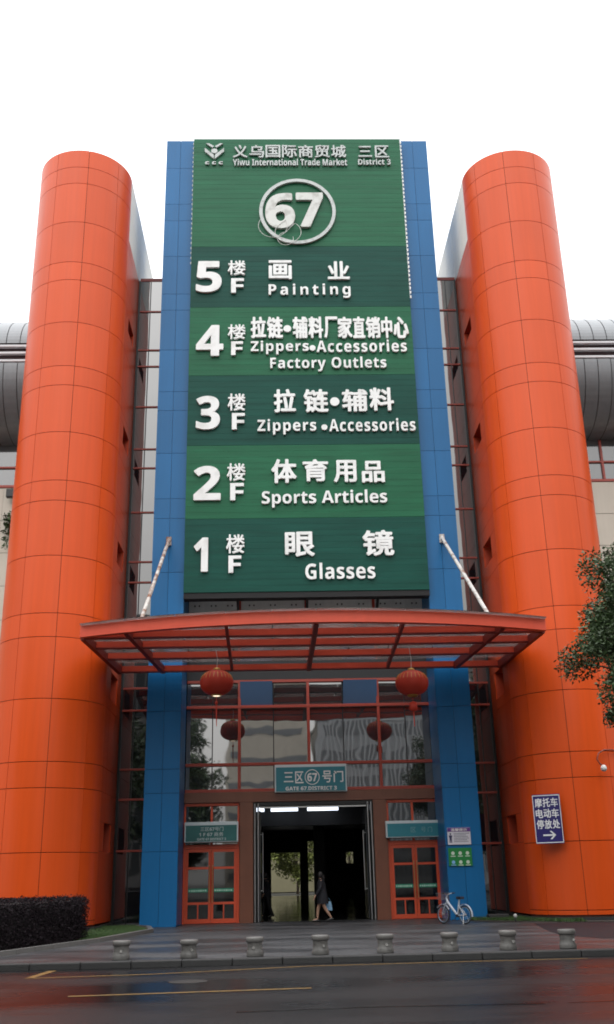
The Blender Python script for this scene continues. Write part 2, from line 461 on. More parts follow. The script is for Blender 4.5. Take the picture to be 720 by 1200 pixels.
g = MB(); strip(g, [(-0.6, 14.05), (1.2, 14.2), (3.4, 14.1)], 0.10); strip(g, [(3.7, 14.1), (5.2, 14.3)], 0.07); kind(g.build('tar_seam', mat('tar', (0.006, 0.006, 0.006), 0.25)), 'structure')
g = MB(); g.prism([(-1.6+0.33*cos(2*pi*k/28), 18.35+0.33*sin(2*pi*k/28)) for k in range(28)], 0.001, 0.005); kind(g.build('manhole_cover', mat('iron cover', (0.03, 0.028, 0.026), 0.5, 0.3, 12)), 'structure')
# ================================================================== entrance building
eb = thing('entrance_building', 'market entrance block with two tall blue pillars, glass wall and dark open doorway', 'building', (1.12, 39, 0))

BZ = [0.12, 2.6, 4.6, 5.45, 7.55, 9.7, 10.55, 12.95, 15.2, 16.05, 18.05, 20.0, 20.88, 22.87, 24.84, 25.65, 27.6, 29.5, 30.4, 32.4, 33.98]
def pillar(x0, xm, x1, inner):
    g = MB()
    g.box(x0+0.03, x1-0.03, 37.03, 38.95, 0.1, 33.95, 1)
    panel_grid(g, [x0, xm, x1], BZ, flat_front(37.03), 0.014, 0.03)
    for xs, s in ((x0+0.03, -1), (x1-0.03, 1)):
        panel_grid(g, [37.03, 38.0, 38.95], BZ, flat_side(xs, s), 0.014, 0.03)
    return g.build('pillar', [BLUE, BLUESEAM], eb)
pillar(XL, -4.30, SLX0, 1)
pillar(SLX1, 6.52, XR, -1)
# core behind the sign and back of the tower
g = MB(); g.box(SLX0-0.02, SLX1+0.02, 37.5, 38.95, 12.9, 33.9)
g.build('sign_backing', DARK, eb)
g = MB(); g.box(XL+0.02, XR-0.02, 38.99, 41.0, 27.75, 33.96); g.build('tower_back', BLUE, eb)
# roof of the middle block
g = MB(); g.box(-6.2, 8.4, 39.06, 70, 27.3, 27.7); g.build('roof', GREYM, eb)
g = MB(); g.box(-6.2, 8.4, 39.0-0.02, 39.055, 27.62, 27.78); g.build('parapet', DARKRED, eb)

# glass wall: panes one by one, mullions round them
def pane(x0, x1, z0, z1, y=GY, tilt=None):
    g = MB()
    ax, az_ = (random.gauss(0, 0.0022), random.gauss(0, 0.0022)) if tilt is None else tilt
    cx, cz = (x0+x1)/2, (z0+z1)/2
    pts = []
    nx, nz = 3, 4
    for j in range(nz+1):
        for i in range(nx+1):
            X = x0+(x1-x0)*i/nx; Z = z0+(z1-z0)*j/nz
            pts.append((X, y+(X-cx)*az_+(Z-cz)*ax, Z))
    g.add(pts, [(j*(nx+1)+i, j*(nx+1)+i+1, (j+1)*(nx+1)+i+1, (j+1)*(nx+1)+i) for j in range(nz) for i in range(nx)], 0, True)
    return g.build('glass_pane', GLASSC if -3.7 < x0 < 6 else GLASS, eb)
CX = [-3.65, -2.63, -1.58, -0.25, 1.12, 2.48, 3.88, 4.93, 6.0]
CZ = [4.80, 5.77, 7.97, 8.97, 10.4, 11.7, 12.85]
for j in range(len(CZ)-1):
    if j == 3: continue
    for i in range(8):
        if j == 2 and i in (2, 5):
            vp = pane(CX[i]+0.03, CX[i+1]-0.03, CZ[j]+0.05, CZ[j+1]-0.05, GY-0.20, (-0.42, 0)); vp.name = 'vent_pane'; vp.data.materials[0] = VENTGLASS   # top-hung vents stand open
            continue
        pane(CX[i]+0.012, CX[i+1]-0.012, CZ[j]+0.02, CZ[j+1]-0.02)
def hbar(x0, x1, z, h=0.11, d=0.14, y=GY):
    g = MB(); g.box(x0, x1, y-d, y+0.04, z-h/2, z+h/2, bev=0.008); return g.build('mullion', MULL, eb)
def vbar(x, z0, z1, w=0.11, d=0.13, y=GY):
    g = MB(); g.box(x-w/2, x+w/2, y-d, y+0.05, z0, z1, bev=0.008); return g.build('mullion', MULL, eb)
for z in CZ[:4]: hbar(-3.64, 5.9, z)
hbar(-3.64, 5.9, 10.4)
g = MB(); g.box(-3.66, 5.89, 38.86, 39.04, 9.03, 10.34); g.build('spandrel', mat('dark spandrel', (0.016, 0.016, 0.018), 0.5), eb)
for x in (CX[2], CX[4], CX[6]): vbar(x, 4.86, 12.85)
for x in (CX[1], CX[3], CX[5], CX[7]):
    g = MB(); g.box(x-0.018, x+0.018, GY-0.02, GY+0.02, 4.86, 12.85); g.build('glazing_bead', BLACK, eb)
for a, bb in ((-3.64, CX[2]-0.06), (CX[2]+0.06, CX[4]-0.06), (CX[4]+0.06, CX[6]-0.06), (CX[6]+0.06, 5.88)):
    g = MB(); g.box(a, bb, 38.92, 38.975, 11.4, 12.28, bev=0.006); sp = g.build('spandrel_panel', mat('pale grey panel', (0.50, 0.51, 0.50), 0.35, 0.15, 2, streak=0.12), eb)
    n = 3
    for k in range(n):
        for q in (-0.09, 0.09):
            xx = a+(bb-a)*(k+0.5)/n+q; g = MB(); g.tube([(xx, 38.925, 12.08), (xx, 38.88, 12.08)], 0.035, 8); g.build('bolt', BLACK, sp)
# side strips of glass between the pillars and the stair towers
SZ = [0.12, 2.70, 4.55, 5.66, 7.91, 8.78, 11.1, 13.14, 14.02, 16.21, 18.24, 19.13, 21.16, 23.17, 24.0, 26.0, 27.70]
for x0, x1 in ((-6.26, -4.95), (7.2, 8.42)):
    for j in range(len(SZ)-1):
        pane(x0, x1, SZ[j]+0.01, SZ[j+1]-0.01)
    for z in SZ[1:-1]: hbar(x0, x1, z, 0.075, 0.05)
    xj = x0+0.05 if x0 < 0 else x1-0.05
    g = MB(); g.box(xj-0.045, xj+0.045, GY-0.08, GY-0.02, 0.12, 27.6); g.build('jamb_strip', BLACK, eb)
    xm = x0+0.55 if x0 < 0 else x1-0.5
    g = MB(); g.box(xm-0.02, xm+0.02, GY-0.03, GY+0.03, 0.12, 27.6); g.build('glazing_bead', BLACK, eb)
# solid wall behind the glass so that nothing shines through the joints
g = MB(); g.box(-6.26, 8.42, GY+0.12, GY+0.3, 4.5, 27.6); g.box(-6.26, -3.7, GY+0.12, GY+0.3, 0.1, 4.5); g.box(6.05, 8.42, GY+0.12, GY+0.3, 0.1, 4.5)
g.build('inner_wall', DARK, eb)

# portal
g = MB()
g.box(-3.66, 5.98, GY-0.18, GY+0.1, 4.36, 4.74, bev=0.01)
g.build('lintel', BRONZE, eb)
for x0, x1 in ((-1.56, -1.05), (3.50, 4.01)):
    g = MB(); g.box(x0, x1, GY-0.2, GY+0.5, 0.12, 4.355, bev=0.01); g.build('jamb', BRONZE, eb)
g = MB()
g.box(-1.045, -0.93, GY-0.1, GY+0.3, 0.12, 4.35); g.box(3.385, 3.495, GY-0.1, GY+0.3, 0.12, 4.35); g.box(-0.925, 3.38, GY-0.1, GY+0.3, 4.22, 4.35)
g.build('portal_frame', BLACK, eb)
for x in (-0.985, -0.86, 3.30, 3.43):
    g = MB(); g.tube([(x, GY-0.16, 0.14), (x, GY-0.16, 4.30)], 0.032, 12); g.build('post', STEEL, eb)
g = MB(); g.box(-0.8, 3.25, GY+0.02, GY+0.1, 4.14, 4.19); g.build('door_rail', STEEL, eb)
for x, s in ((-0.80, 1), (3.24, -1)):
    g = MB(); g.box(x-0.03, x+0.03, GY+0.12, GY+1.55, 0.16, 4.05); gd = g.build('glass_door', mat('dark door leaf', (0.02, 0.022, 0.024), 0.08, 0.1, spec=0.6), eb)
    g = MB(); xx = x+0.10*s
    g.tube([(xx, GY+0.4, 1.15), (xx, GY+0.4, 3.28)], 0.028, 10); g.tube([(xx, GY+0.4, 1.2), (x, GY+0.4, 1.2)], 0.015, 8); g.tube([(xx, GY+0.4, 3.2), (x, GY+0.4, 3.2)], 0.015, 8)
    g.build('handle', STEEL, gd)

# hall behind the doorway: floor, walls, ceiling, far opening
g = MB(); g.box(-5.0, 8.0, GY+0.31, 101, 0.121, 0.128); kind(g.build('hall_floor', HALLF), 'structure')
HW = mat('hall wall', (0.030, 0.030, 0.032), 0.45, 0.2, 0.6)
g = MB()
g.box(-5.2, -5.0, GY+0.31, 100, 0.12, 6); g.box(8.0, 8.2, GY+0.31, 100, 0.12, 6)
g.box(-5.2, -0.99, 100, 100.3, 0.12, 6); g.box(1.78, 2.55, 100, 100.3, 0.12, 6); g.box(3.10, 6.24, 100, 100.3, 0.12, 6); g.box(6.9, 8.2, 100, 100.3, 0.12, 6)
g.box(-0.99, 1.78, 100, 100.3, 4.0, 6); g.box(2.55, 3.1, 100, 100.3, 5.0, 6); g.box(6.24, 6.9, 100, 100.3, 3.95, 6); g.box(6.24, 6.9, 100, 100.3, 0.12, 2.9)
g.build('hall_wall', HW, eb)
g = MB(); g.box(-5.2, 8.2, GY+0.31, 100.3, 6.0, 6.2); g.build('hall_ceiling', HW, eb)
g = MB(); g.box(-4.9, 7.9, 44.5, 45.0, 3.75, 5.95); g.build('hall_beam', HW, eb)
g = MB(); g.box(1.95, 2.6, 62, 62.6, 0.13, 5.98); g.build('hall_column', HW, eb)
g = MB(); g.box(-1.6, -1.1, 62, 62.6, 0.13, 5.98); g.build('hall_column', HW, eb)
LAMP = emit('fluorescent lamp', (0.80, 0.88, 1.0), 2.2)
for k, (x0, x1, lab) in enumerate(((-0.42, 0.72, 'ceiling tube lamp inside doorway, the longer one nearer the left'), (1.12, 2.42, 'ceiling tube lamp inside doorway, the one nearer the right door leaf'), (-1.05, -0.7, 'short end of a ceiling lamp beside the left glass door leaf'))):
    t = thing('ceiling_light', lab, 'lamp', ((x0+x1)/2, 43.2, 4.42), 'tube lamps on the hall ceiling')
    g = MB(); g.box(x0-0.03, x1+0.03, 43.1, 43.34, 4.43, 4.50); g.build('housing', STEEL, t)
    g = MB(); g.box(x0, x1, 43.13, 43.31, 4.28, 4.425); g.build('tube', LAMP, t)

# red double doors either side, transoms above
def red_doors(x0, x1):
    xm = (x0+x1)/2
    g = MB()
    g.box(x0, x1, GY-0.10, GY+0.06, 2.72, 2.86, bev=0.006)
    g.box(x0, x0+0.10, GY-0.10, GY+0.06, 0.125, 2.715, bev=0.006); g.box(x1-0.10, x1, GY-0.10, GY+0.06, 0.125, 2.715, bev=0.006)
    g.box(x0+0.02, x1-0.02, GY-0.08, GY+0.06, 4.25, 4.35)
    g.box(xm-0.04, xm+0.04, GY-0.08, GY+0.05, 2.865, 4.245)
    g.box(x0, x0+0.07, GY-0.08, GY+0.05, 2.865, 4.245); g.box(x1-0.07, x1, GY-0.08, GY+0.05, 2.865, 4.245)
    g.build('door_frame', mat('orange red door paint', (0.60, 0.075, 0.026), 0.38, 0.08, 3), eb)
    for a, bb in ((x0+0.07, xm-0.04), (xm+0.04, x1-0.07)):
        g = MB(); g.box(a+0.003, bb-0.003, GY-0.01, GY+0.01, 2.87, 4.24); g.build('transom_pane', GLASS, eb)
    DP = MATS['orange red door paint']
    for a, bb, s in ((x0+0.105, xm-0.006, 1), (xm+0.006, x1-0.105, -1)):
        g = MB(); w = 0.09; y0, y1 = GY-0.09, GY-0.03
        g.box(a, a+w, y0, y1, 0.14, 2.71, bev=0.005); g.box(bb-w, bb, y0, y1, 0.14, 2.71, bev=0.005)
        for z0, z1 in ((0.14, 0.29), (0.78, 0.86), (2.0, 2.08), (2.60, 2.71)):
            g.box(a+w, bb-w, y0+0.003, y1-0.003, z0, z1)
        c = (a+bb)/2
        g.box(c-0.022, c+0.022, y0+0.004, y1-0.004, 0.291, 0.779)
        d = g.build('door', DP, eb)
        for z0, z1 in ((0.29, 0.78), (0.86, 2.0), (2.08, 2.60)):
            g = MB(); g.box(a+w-0.01, bb-w+0.01, GY-0.064, GY-0.056, z0-0.01, z1+0.01); g.build('glass', DOORGLASS, d)
        g = MB(); hx = bb-0.05 if s > 0 else a+0.05
        g.tube([(hx, GY-0.15, 0.85), (hx, GY-0.15, 2.15)], 0.017, 8); g.tube([(hx, GY-0.15, 0.95), (hx, GY-0.09, 0.95)], 0.012, 6); g.tube([(hx, GY-0.15, 2.05), (hx, GY-0.09, 2.05)], 0.012, 6)
        g.build('handle', mat('brass bar', (0.55, 0.42, 0.2), 0.3, metal=1.0), d)
        g = MB(); g.box(a+w+0.01, bb-w-0.01, GY-0.070, GY-0.066, 1.20, 1.33)
        n = 8; W = bb-a-2*w-0.08
        for k in range(n):
            xx = a+w+0.04+W*k/n; hgt = 0.04+0.012*((k*7) % 3)
            g.box(xx, xx+W/n*0.62, GY-0.0745, GY-0.0702, 1.262-hgt/2, 1.262+hgt/2, 1)
        g.build('green_strip', [mat('green door strip', (0.02, 0.22, 0.13), 0.4), mat('pale strip lettering', (0.5, 0.72, 0.6), 0.5)], d)
red_doors(-3.66, -1.57)
red_doors(4.015, 5.98)
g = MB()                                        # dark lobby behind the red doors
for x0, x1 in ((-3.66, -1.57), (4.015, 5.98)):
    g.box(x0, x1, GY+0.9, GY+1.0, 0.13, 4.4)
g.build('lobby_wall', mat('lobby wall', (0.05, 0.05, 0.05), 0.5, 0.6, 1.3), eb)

# ================================================================== stair towers
PALE = mat('pale cream render panel', (0.90, 0.86, 0.78), 0.7, 0.05, 0.8, streak=0.04, island=0.03)
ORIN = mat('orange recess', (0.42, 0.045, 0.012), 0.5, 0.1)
def stair_tower(cx, lab, inner):
    r, cy, H = 1.96, 35.77, 30.7
    st = thing('stair_tower', lab, 'tower', (cx, cy, 0), 'orange round-fronted stair towers')
    g = MB()
    zs = [0.3, 0.45, 2.57, 4.6, 5.45, 7.55, 9.7, 10.55, 12.68, 14.8, 15.6, 17.57, 19.55, 20.38, 22.33, 24.28, 25.12, 27.06, 28.99, 29.82, H]
    a0 = atan2(cx, 35.77)
    step = radians(40)
    az0 = -a0                                     # joints are centred on the direction of the forecourt
    us = sorted([az0 + step*k for k in (-1, 0, 1)] + [-pi/2, pi/2] + ([az0+2*step] if az0+2*step < pi/2-0.1 else []) + ([az0-2*step] if az0-2*step > -pi/2+0.1 else []))
    # core
    core = MB()
    n = 40
    for k in range(n):
        u0, u1 = -pi/2+pi*k/n, -pi/2+pi*(k+1)/n
        core.face([(cx+(r-0.03)*sin(u0), cy-(r-0.03)*cos(u0), 0.1), (cx+(r-0.03)*sin(u1), cy-(r-0.03)*cos(u1), 0.1), (cx+(r-0.03)*sin(u1), cy-(r-0.03)*cos(u1), H-0.02), (cx+(r-0.03)*sin(u0), cy-(r-0.03)*cos(u0), H-0.02)], 0)
    core.add([(cx+(r-0.03)*sin(-pi/2+pi*k/n), cy-(r-0.03)*cos(-pi/2+pi*k/n), H-0.03) for k in range(n+1)] + [(cx+r-0.03, 46, H-0.03), (cx-r+0.03, 46, H-0.03)], [tuple(range(n+3))], 0)
    core.build('core', SEAM, st)
    panel_grid(g, us, zs, curved(cx, cy, r-0.03, 0.008/r), 0.022, 0.03, seg=9, smooth=True)
    g.build('cladding', ORANGE, st)
    # flat flanks with square window holes on the inner side
    hz = [(2.63, 3.60), (7.96, 8.96), (13.27, 14.16), (18.36, 19.14), (23.57, 24.2)]
    fz = sorted(set([0.3, 27.55] + [z for z in zs[1:-1] if 0.5 < z] + [H] + [z for h in hz for z in h]))
    fz = [z for z in fz if not any(abs(z-q) < 0.3 and z != q and q in [e for h in hz for e in h] for q in fz) or z in [e for h in hz for e in h]]
    for s in (-1, 1):
        g = MB()
        yu = [cy, 36.6, 38.05, GY-0.01]
        holes = set()
        if s == inner:
            for j in range(len(fz)-1):
                if any(abs(fz[j]-h[0]) < 1e-6 for h in hz): holes.add((1, j))
        xs = cx+s*(r-0.03)
        jt = max(j for j in range(len(fz)) if fz[j] <= 27.56)
        panel_grid(g, yu, fz[:jt+1], flat_side(xs, s), 0.014, 0.03, holes=holes)
        g.build('flank_cladding', ORANGEM, st)
        g = MB(); panel_grid(g, yu, fz[jt:], flat_side(xs, s), 0.014, 0.03); g.build('upper_flank', PALE, st)
        g = MB()
        for j in range(len(fz)-1):
            for i in range(3):
                if (i, j) in holes:
                    y0, y1, z0, z1 = yu[1], yu[2], fz[j], fz[j+1]; d = 0.7; xi = xs-s*d
                    A = [(xs, y0, z0), (xs, y1, z0), (xs, y1, z1), (xs, y0, z1)]; Bq = [(xi, p[1], p[2]) for p in A]
                    w = MB()
                    w.add(A+Bq, [(4,5,6,7), (0,1,5,4), (1,2,6,5), (2,3,7,6), (3,0,4,7)], 0)
                    for q in (4, ): pass
                    ww = w.build('window_recess', ORIN, st)
                    w = MB(); w.box(min(xi, xi+s*0.02)+0.001, max(xi, xi+s*0.02)+0.001, y0+0.02, y1-0.02, z0+0.02, z1-0.02); w.build('pane', BLACK, ww)
                else:
                    g.face([(xs, yu[i], fz[j]), (xs, yu[i+1], fz[j]), (xs, yu[i+1], fz[j+1]), (xs, yu[i], fz[j+1])])
        g.build('flank_core', SEAM, st)
    # cream rear part, rising behind the glass roof
    g = MB()
    for s in (-1, 1):
        panel_grid(g, [39.02, 40.8, 42.6, 44.4, 46.0], [12, 14, 16, 18, 20, 22, 24, 26, 27.72, 29.2, H], flat_side(cx+s*(r-0.03), s), 0.02, 0.03)
    g.box(cx-r+0.03, cx+r-0.03, 39.0, 46.0, 0.1, H-0.04, 1)
    g.build('rear_wall', [PALE, CREAMSEAM], st)
    g = MB(); g.box(cx-r-0.08, cx+r+0.08, cy-r, cy-r+0.02, 0.2, 0.21)
    # low plinth
    g = MB()
    pl = [(cx+(r+0.10)*sin(-pi/2+pi*k/32), cy-(r+0.10)*cos(-pi/2+pi*k/32)) for k in range(33)] + [(cx+r+0.1, 39), (cx-r-0.1, 39)]
    g.prism(pl, 0.05, 0.24); g.build('plinth', KERB, st)
    return st
stair_tower(-8.22, 'orange round-fronted stair tower on the hedge side, behind the clipped hedge', 1)
stair_tower(10.38, 'orange round-fronted stair tower carrying the blue parking sign', -1)

# ================================================================== market wings with barrel-shaped upper floor
def wing(xa, xb, lab):
    x0, x1 = min(xa, xb), max(xa, xb)
    w = thing('market_wing', lab, 'building', ((x0+x1)/2, 42.5, 0), 'market wings with barrel-shaped upper floors')
    # profile (y,z): roof curve
    def ribbed(prof, name):
        g = MB(); step = 0.62; n = int((x1-x0)/step)
        for k in range(n):
            a, bb = x0+k*step, x0+(k+1)*step
            for i in range(len(prof)-1):
                (ya, za), (yb, zb) = prof[i], prof[i+1]
                g.face([(a+0.02, ya, za), (bb-0.02, ya, za), (bb-0.02, yb, zb), (a+0.02, yb, zb)], 0, True)
                g.face([(bb-0.02, ya+0.03, za), (bb+0.02, ya+0.03, za), (bb+0.02, yb+0.03, zb), (bb-0.02, yb+0.03, zb)], 1, True)
        return g.build(name, [GREYM, GREYD], w)
    roof = [(39.72+3.6*(1-cos(t)), 24.85+2.45*sin(t)) for t in [k*pi/2/20 for k in range(21)]]
    roof.append((46, 27.3))
    ribbed(roof, 'barrel_roof')
    belly = [(42.5-2.85*cos(t)**0.8 if cos(t) > 0 else 42.5, 23.8-2.85*sin(t)) for t in [k*pi/2/28 for k in range(29)]]
    ribbed(belly[::-1], 'barrel_belly')
    g = MB(); g.box(x0, x1, 39.9, 40.1, 23.7, 24.95); g.build('louvre_back', mat('louvre shadow brown', (0.07, 0.045, 0.05), 0.7), w)
    for z in (23.86, 24.26, 24.62):
        g = MB(); g.box(x0, x1, 39.66, 39.86, z, z+0.12, bev=0.02); g.build('louvre_blade', LOUV, w)
    xe = x1 if abs(x1) < abs(x0) else x0
    sgn = -1 if xe == x1 else 1
    g = MB(); g.box(min(xe+sgn*0.2, xe+sgn*1.1), max(xe+sgn*0.2, xe+sgn*1.1), 39.62, 39.885, 23.74, 24.87, bev=0.02); g.build('louvre_end', LOUV, w)
    # window band
    n = int((x1-x0)/1.5)
    g = MB()
    g.box(x0, x1, 42.34, 42.52, 18.78, 18.9); g.box(x0, x1, 42.34, 42.52, 19.75, 19.83)
    for k in range(n+1):
        xx = x0+k*(x1-x0)/n if sgn > 0 else x1-k*(x1-x0)/n
        g.box(xx-0.05, xx+0.05, 42.33, 42.53, 18.905, 20.9)
    g.build('window_frame', MULL, w)
    for k in range(n):
        a = x0+k*(x1-x0)/n
        g = MB(); g.box(a+0.01, a+(x1-x0)/n-0.01, 42.44, 42.46, 18.9, 20.95); g.build('window_pane', mat('wing window glass', (0.10, 0.105, 0.11), 0.06, 0.2, spec=0.9, ior=1.8), w)
    g = MB()
    xs = [x0+k*2.4 for k in range(int((x1-x0)/2.4)+2)]; xs[-1] = x1
    if sgn < 0: xs = sorted(x0+x1-q for q in xs)
    zs = [0.12+1.55*k for k in range(13)]; zs[-1] = 18.76
    panel_grid(g, xs, zs, flat_front(42.4), 0.025, 0.03)
    g.box(x0, x1, 42.4, 42.9, 0.1, 18.76, 1)
    g.build('wall', [CREAM, CREAMSEAM], w)
    g = MB(); g.box(x0, x1, 42.95, 60, 0.1, 27.2); g.build('rear_block', CREAM, w)
    return w
wing(-10.19, -52, 'grey barrel-topped market wing beyond the hedge-side orange tower')
wing(12.35, 52, 'grey barrel-topped market wing behind the leafy tree')

fl = thing('flood_lamp', 'small black flood lamp on the cream wall, next to orange tower edge', 'lamp', (-12.15, 42.3, 18.3))
g = MB(); g.box(-12.35, -11.95, 41.9, 42.15, 18.15, 18.55, bev=0.03); g.build('lamp_head', BLACK, fl)
g = MB(); g.tube([(-12.15, 42.38, 18.5), (-12.15, 42.1, 18.62), (-12.15, 42.02, 18.5)], 0.025, 8); g.build('bracket', BLACK, fl)

# ================================================================== directory sign
SY = 36.72
ds = thing('directory_sign', 'tall green market directory listing floors 5F to 1F under the number 67', 'sign', (1.11, SY, 12.0))
def seam_sheet(x0, x1, z0, z1, m, name):
    g = MB()
    z = z0+0.004; k = 0
    n = max(1, round((z1-z0)/0.26)); h = (z1-z0-0.008)/n
    for k in range(n):
        za = z0+0.004+k*h
        g.face([(x0, SY, za+0.004), (x1, SY, za+0.004), (x1, SY, za+h-0.004), (x0, SY, za+h-0.004)], 0)
        g.face([(x0, SY, za+h-0.004), (x1, SY, za+h-0.004), (x1, SY+0.004, za+h), (x0, SY+0.004, za+h)], 0)
        g.face([(x0, SY+0.004, za), (x1, SY+0.004, za), (x1, SY, za+0.004), (x0, SY, za+0.004)], 0)
    g.box(x0+0.001, x1-0.001, SY+0.02, SY+0.5, z0, z1-0.002, 0)
    return g.build(name, m, ds)
for mm in (GREENL, GREEND):                      # slight tone change from slat to slat, long horizontal streaks
    nt = mm.node_tree; N = nt.nodes; L = nt.links; b = N['Principled BSDF']
    src = b.inputs['Base Color'].links[0].from_socket
    ge = N.new('ShaderNodeNewGeometry'); tc = N.new('ShaderNodeTexCoord')
    mp = N.new('ShaderNodeMapping'); mp.inputs['Scale'].default_value = (0.35, 1, 5.0)
    n = N.new('ShaderNodeTexNoise'); n.inputs['Scale'].default_value = 1.0; n.inputs['Detail'].default_value = 6
    L.new(tc.outputs['Object'], mp.inputs['Vector']); L.new(mp.outputs[0], n.inputs['Vector'])
    mr = N.new('ShaderNodeMapRange'); mr.inputs['From Min'].default_value = 0.3; mr.inputs['From Max'].default_value = 0.7; mr.inputs['To Min'].default_value = 0.84; mr.inputs['To Max'].default_value = 1.18
    L.new(n.outputs['Fac'], mr.inputs['Value'])
    x = N.new('ShaderNodeMix'); x.data_type = 'RGBA'; x.blend_type = 'MULTIPLY'; x.inputs['Factor'].default_value = 1
    L.new(src, x.inputs['A']); L.new(mr.outputs[0], x.inputs['B']); L.new(x.outputs['Result'], b.inputs['Base Color'])
ROWS = [('H', 27.9, 33.85), ('F5', 24.79, 27.9), ('F4', 21.47, 24.79), ('F3', 18.25, 21.47), ('F2', 15.06, 18.25), ('F1', 12.03, 15.06)]
panels = {}
for k, (key, z0, z1) in enumerate(ROWS):
    panels[key] = seam_sheet(-3.665, 5.885, z0, z1, GREENL if k % 2 == 0 else GREEND, 'header_panel' if key == 'H' else 'floor_panel')
TX = dict(
F5=[('5',-3.43,-2.31,25.49,27.07),('楼',-2.05,-1.27,26.36,27.1),('F',-1.9,-1.34,25.45,26.18),('画',-0.26,0.75,26.13,27.1),('业',2.32,3.29,26.12,27.04),('Painting',-0.27,3.29,25.17,25.9)],
F4=[('4',-3.37,-2.21,22.35,23.84),('楼',-2.03,-1.27,23.16,23.87),('F',-1.88,-1.38,22.38,23.04),('拉',-1.05,-0.39,23.2,24.24),('链',-0.36,0.33,23.19,24.24),('辅',0.74,1.39,23.18,24.23),('料',1.41,2.05,23.18,24.23),('厂',2.09,2.67,23.18,24.23),('家',2.67,3.3,23.17,24.22),('直',3.32,3.85,23.17,24.22),('销',3.88,4.51,23.16,24.21),('中',4.54,5.02,23.16,24.21),('心',5.06,5.72,23.15,24.21),('●',0.35,0.68,23.46,23.84),('Zippers',-1.05,1.41,22.41,23.07),('●',1.44,1.7,22.56,22.85),('Accessories',1.74,5.59,22.5,23.08),('Factory Outlets',-0.23,4.68,21.58,22.27)],
F3=[('3',-3.31,-2.32,18.93,20.46),('楼',-2.01,-1.27,19.78,20.56),('F',-1.83,-1.3,18.92,19.66),('拉',-0.1,0.82,19.68,20.75),('链',1.14,2.17,19.67,20.74),('●',2.24,2.63,19.94,20.37),('辅',2.74,3.81,19.69,20.72),('料',3.88,4.91,19.72,20.79),('Zippers',-0.78,1.64,18.67,19.37),('●',1.85,2.1,18.85,19.12),('Accessories',2.17,5.74,18.79,19.37)],
F2=[('2',-3.35,-2.26,15.82,17.3),('楼',-2.02,-1.27,16.65,17.4),('F',-1.88,-1.33,15.8,16.54),('体',-0.23,0.8,16.52,17.57),('育',1.04,2.08,16.58,17.55),('用',2.29,3.22,16.53,17.5),('品',3.43,4.36,16.51,17.45),('Sports Articles',-0.62,4.41,15.47,16.2)],
F1=[('1',-3.29,-2.73,12.84,14.24),('楼',-2.03,-1.3,13.58,14.36),('F',-1.93,-1.43,12.78,13.48),('眼',0.28,1.45,13.41,14.44),('镜',3.34,4.58,13.4,14.47),('Glasses',1.06,3.79,12.48,13.14)])
LB, LD = SY-0.02, 0.10                            # letters stand a little off the sheet
def dot(mb, x0, x1, z0, z1):
    cx, cz, r = (x0+x1)/2, (z0+z1)/2, min(x1-x0, z1-z0)/2
    mb.prism_y([(cx+r*cos(2*pi*k/20), cz+r*sin(2*pi*k/20)) for k in range(20)], LB-LD, LB)
for key, items in TX.items():
    for t, X0, X1, Z0, Z1 in items:
        g = MB()
        if t == '●':
            dot(g, X0, X1, Z0, Z1); recalc(g.build('lettering_dot', WHITE, panels[key])); continue
        cjk = ord(t[0]) > 0x2000
        big = t in '12345'
        text(g, t, X0, X1, Z0, Z1, LB, LD, 0.035 if cjk and t != '楼' else 0.018 if cjk else 0.02 if big else 0.006 if t == 'F' else 0.0)
        g.build('floor_number' if big else 'chinese_lettering' if cjk else 'floor_letter' if t == 'F' else 'english_lettering', WHITE, panels[key])
HT = [('义',-1.86,-1.18,32.7,33.41),('乌',-1.11,-0.42,32.7,33.41),('国',-0.36,0.33,32.7,33.41),('际',0.4,1.09,32.7,33.41),('商',1.15,1.84,32.7,33.41),('贸',1.91,2.6,32.7,33.41),('城',2.67,3.36,32.7,33.41),('三',3.92,4.56,32.74,33.35),('区',4.7,5.35,32.7,33.38),('Yiwu International Trade Market',-1.86,3.39,32.25,32.62),('District 3',3.9,5.4,32.29,32.62)]
hp = panels['H']
for t, X0, X1, Z0, Z1 in HT:
    g = MB(); text(g, t, X0, X1, Z0, Z1, LB, 0.08, 0.022 if ord(t[0]) > 0x2000 else 0.008)
    g.build('chinese_lettering' if ord(t[0]) > 0x2000 else 'english_lettering', GREYW, hp)
for t, X0, X1, Z0, Z1 in (('6', -0.39, 0.95, 28.78, 30.68), ('7', 0.99, 2.22, 28.85, 30.70)):
    g = MB(); text(g, t, X0, X1, Z0, Z1, LB, 0.12, 0.03); g.build('gate_number', mat('old white letter sheet', (0.62, 0.63, 0.60), 0.45, 0.1, 2, dirt=(0.28, 0.27, 0.24), dirt_amt=0.6, dirt_scale=2.5), hp)
g = MB(); cx, cz, ro = 1.06, 29.72, 1.72
n = 64
for k in range(n):
    a0, a1 = 2*pi*k/n, 2*pi*(k+1)/n
    q = [(cx+r*cos(a), cz+r*1.02*sin(a)) for r, a in ((ro-0.15, a0), (ro, a0), (ro, a1), (ro-0.15, a1))]
    for yy, fl in ((LB-0.11, 0), (LB, 1)):
        g.face([(p[0], yy, p[1]) for p in (q[::-1] if fl == 0 else q)])
    g.face([(q[1][0], LB-0.11, q[1][1]), (q[1][0], LB, q[1][1]), (q[2][0], LB, q[2][1]), (q[2][0], LB-0.11, q[2][1])])
    g.face([(q[0][0], LB-0.11, q[0][1]), (q[0][0], LB, q[0][1]), (q[3][0], LB, q[3][1]), (q[3][0], LB-0.11, q[3][1])])
recalc(g.build('number_ring', GREYW, hp))
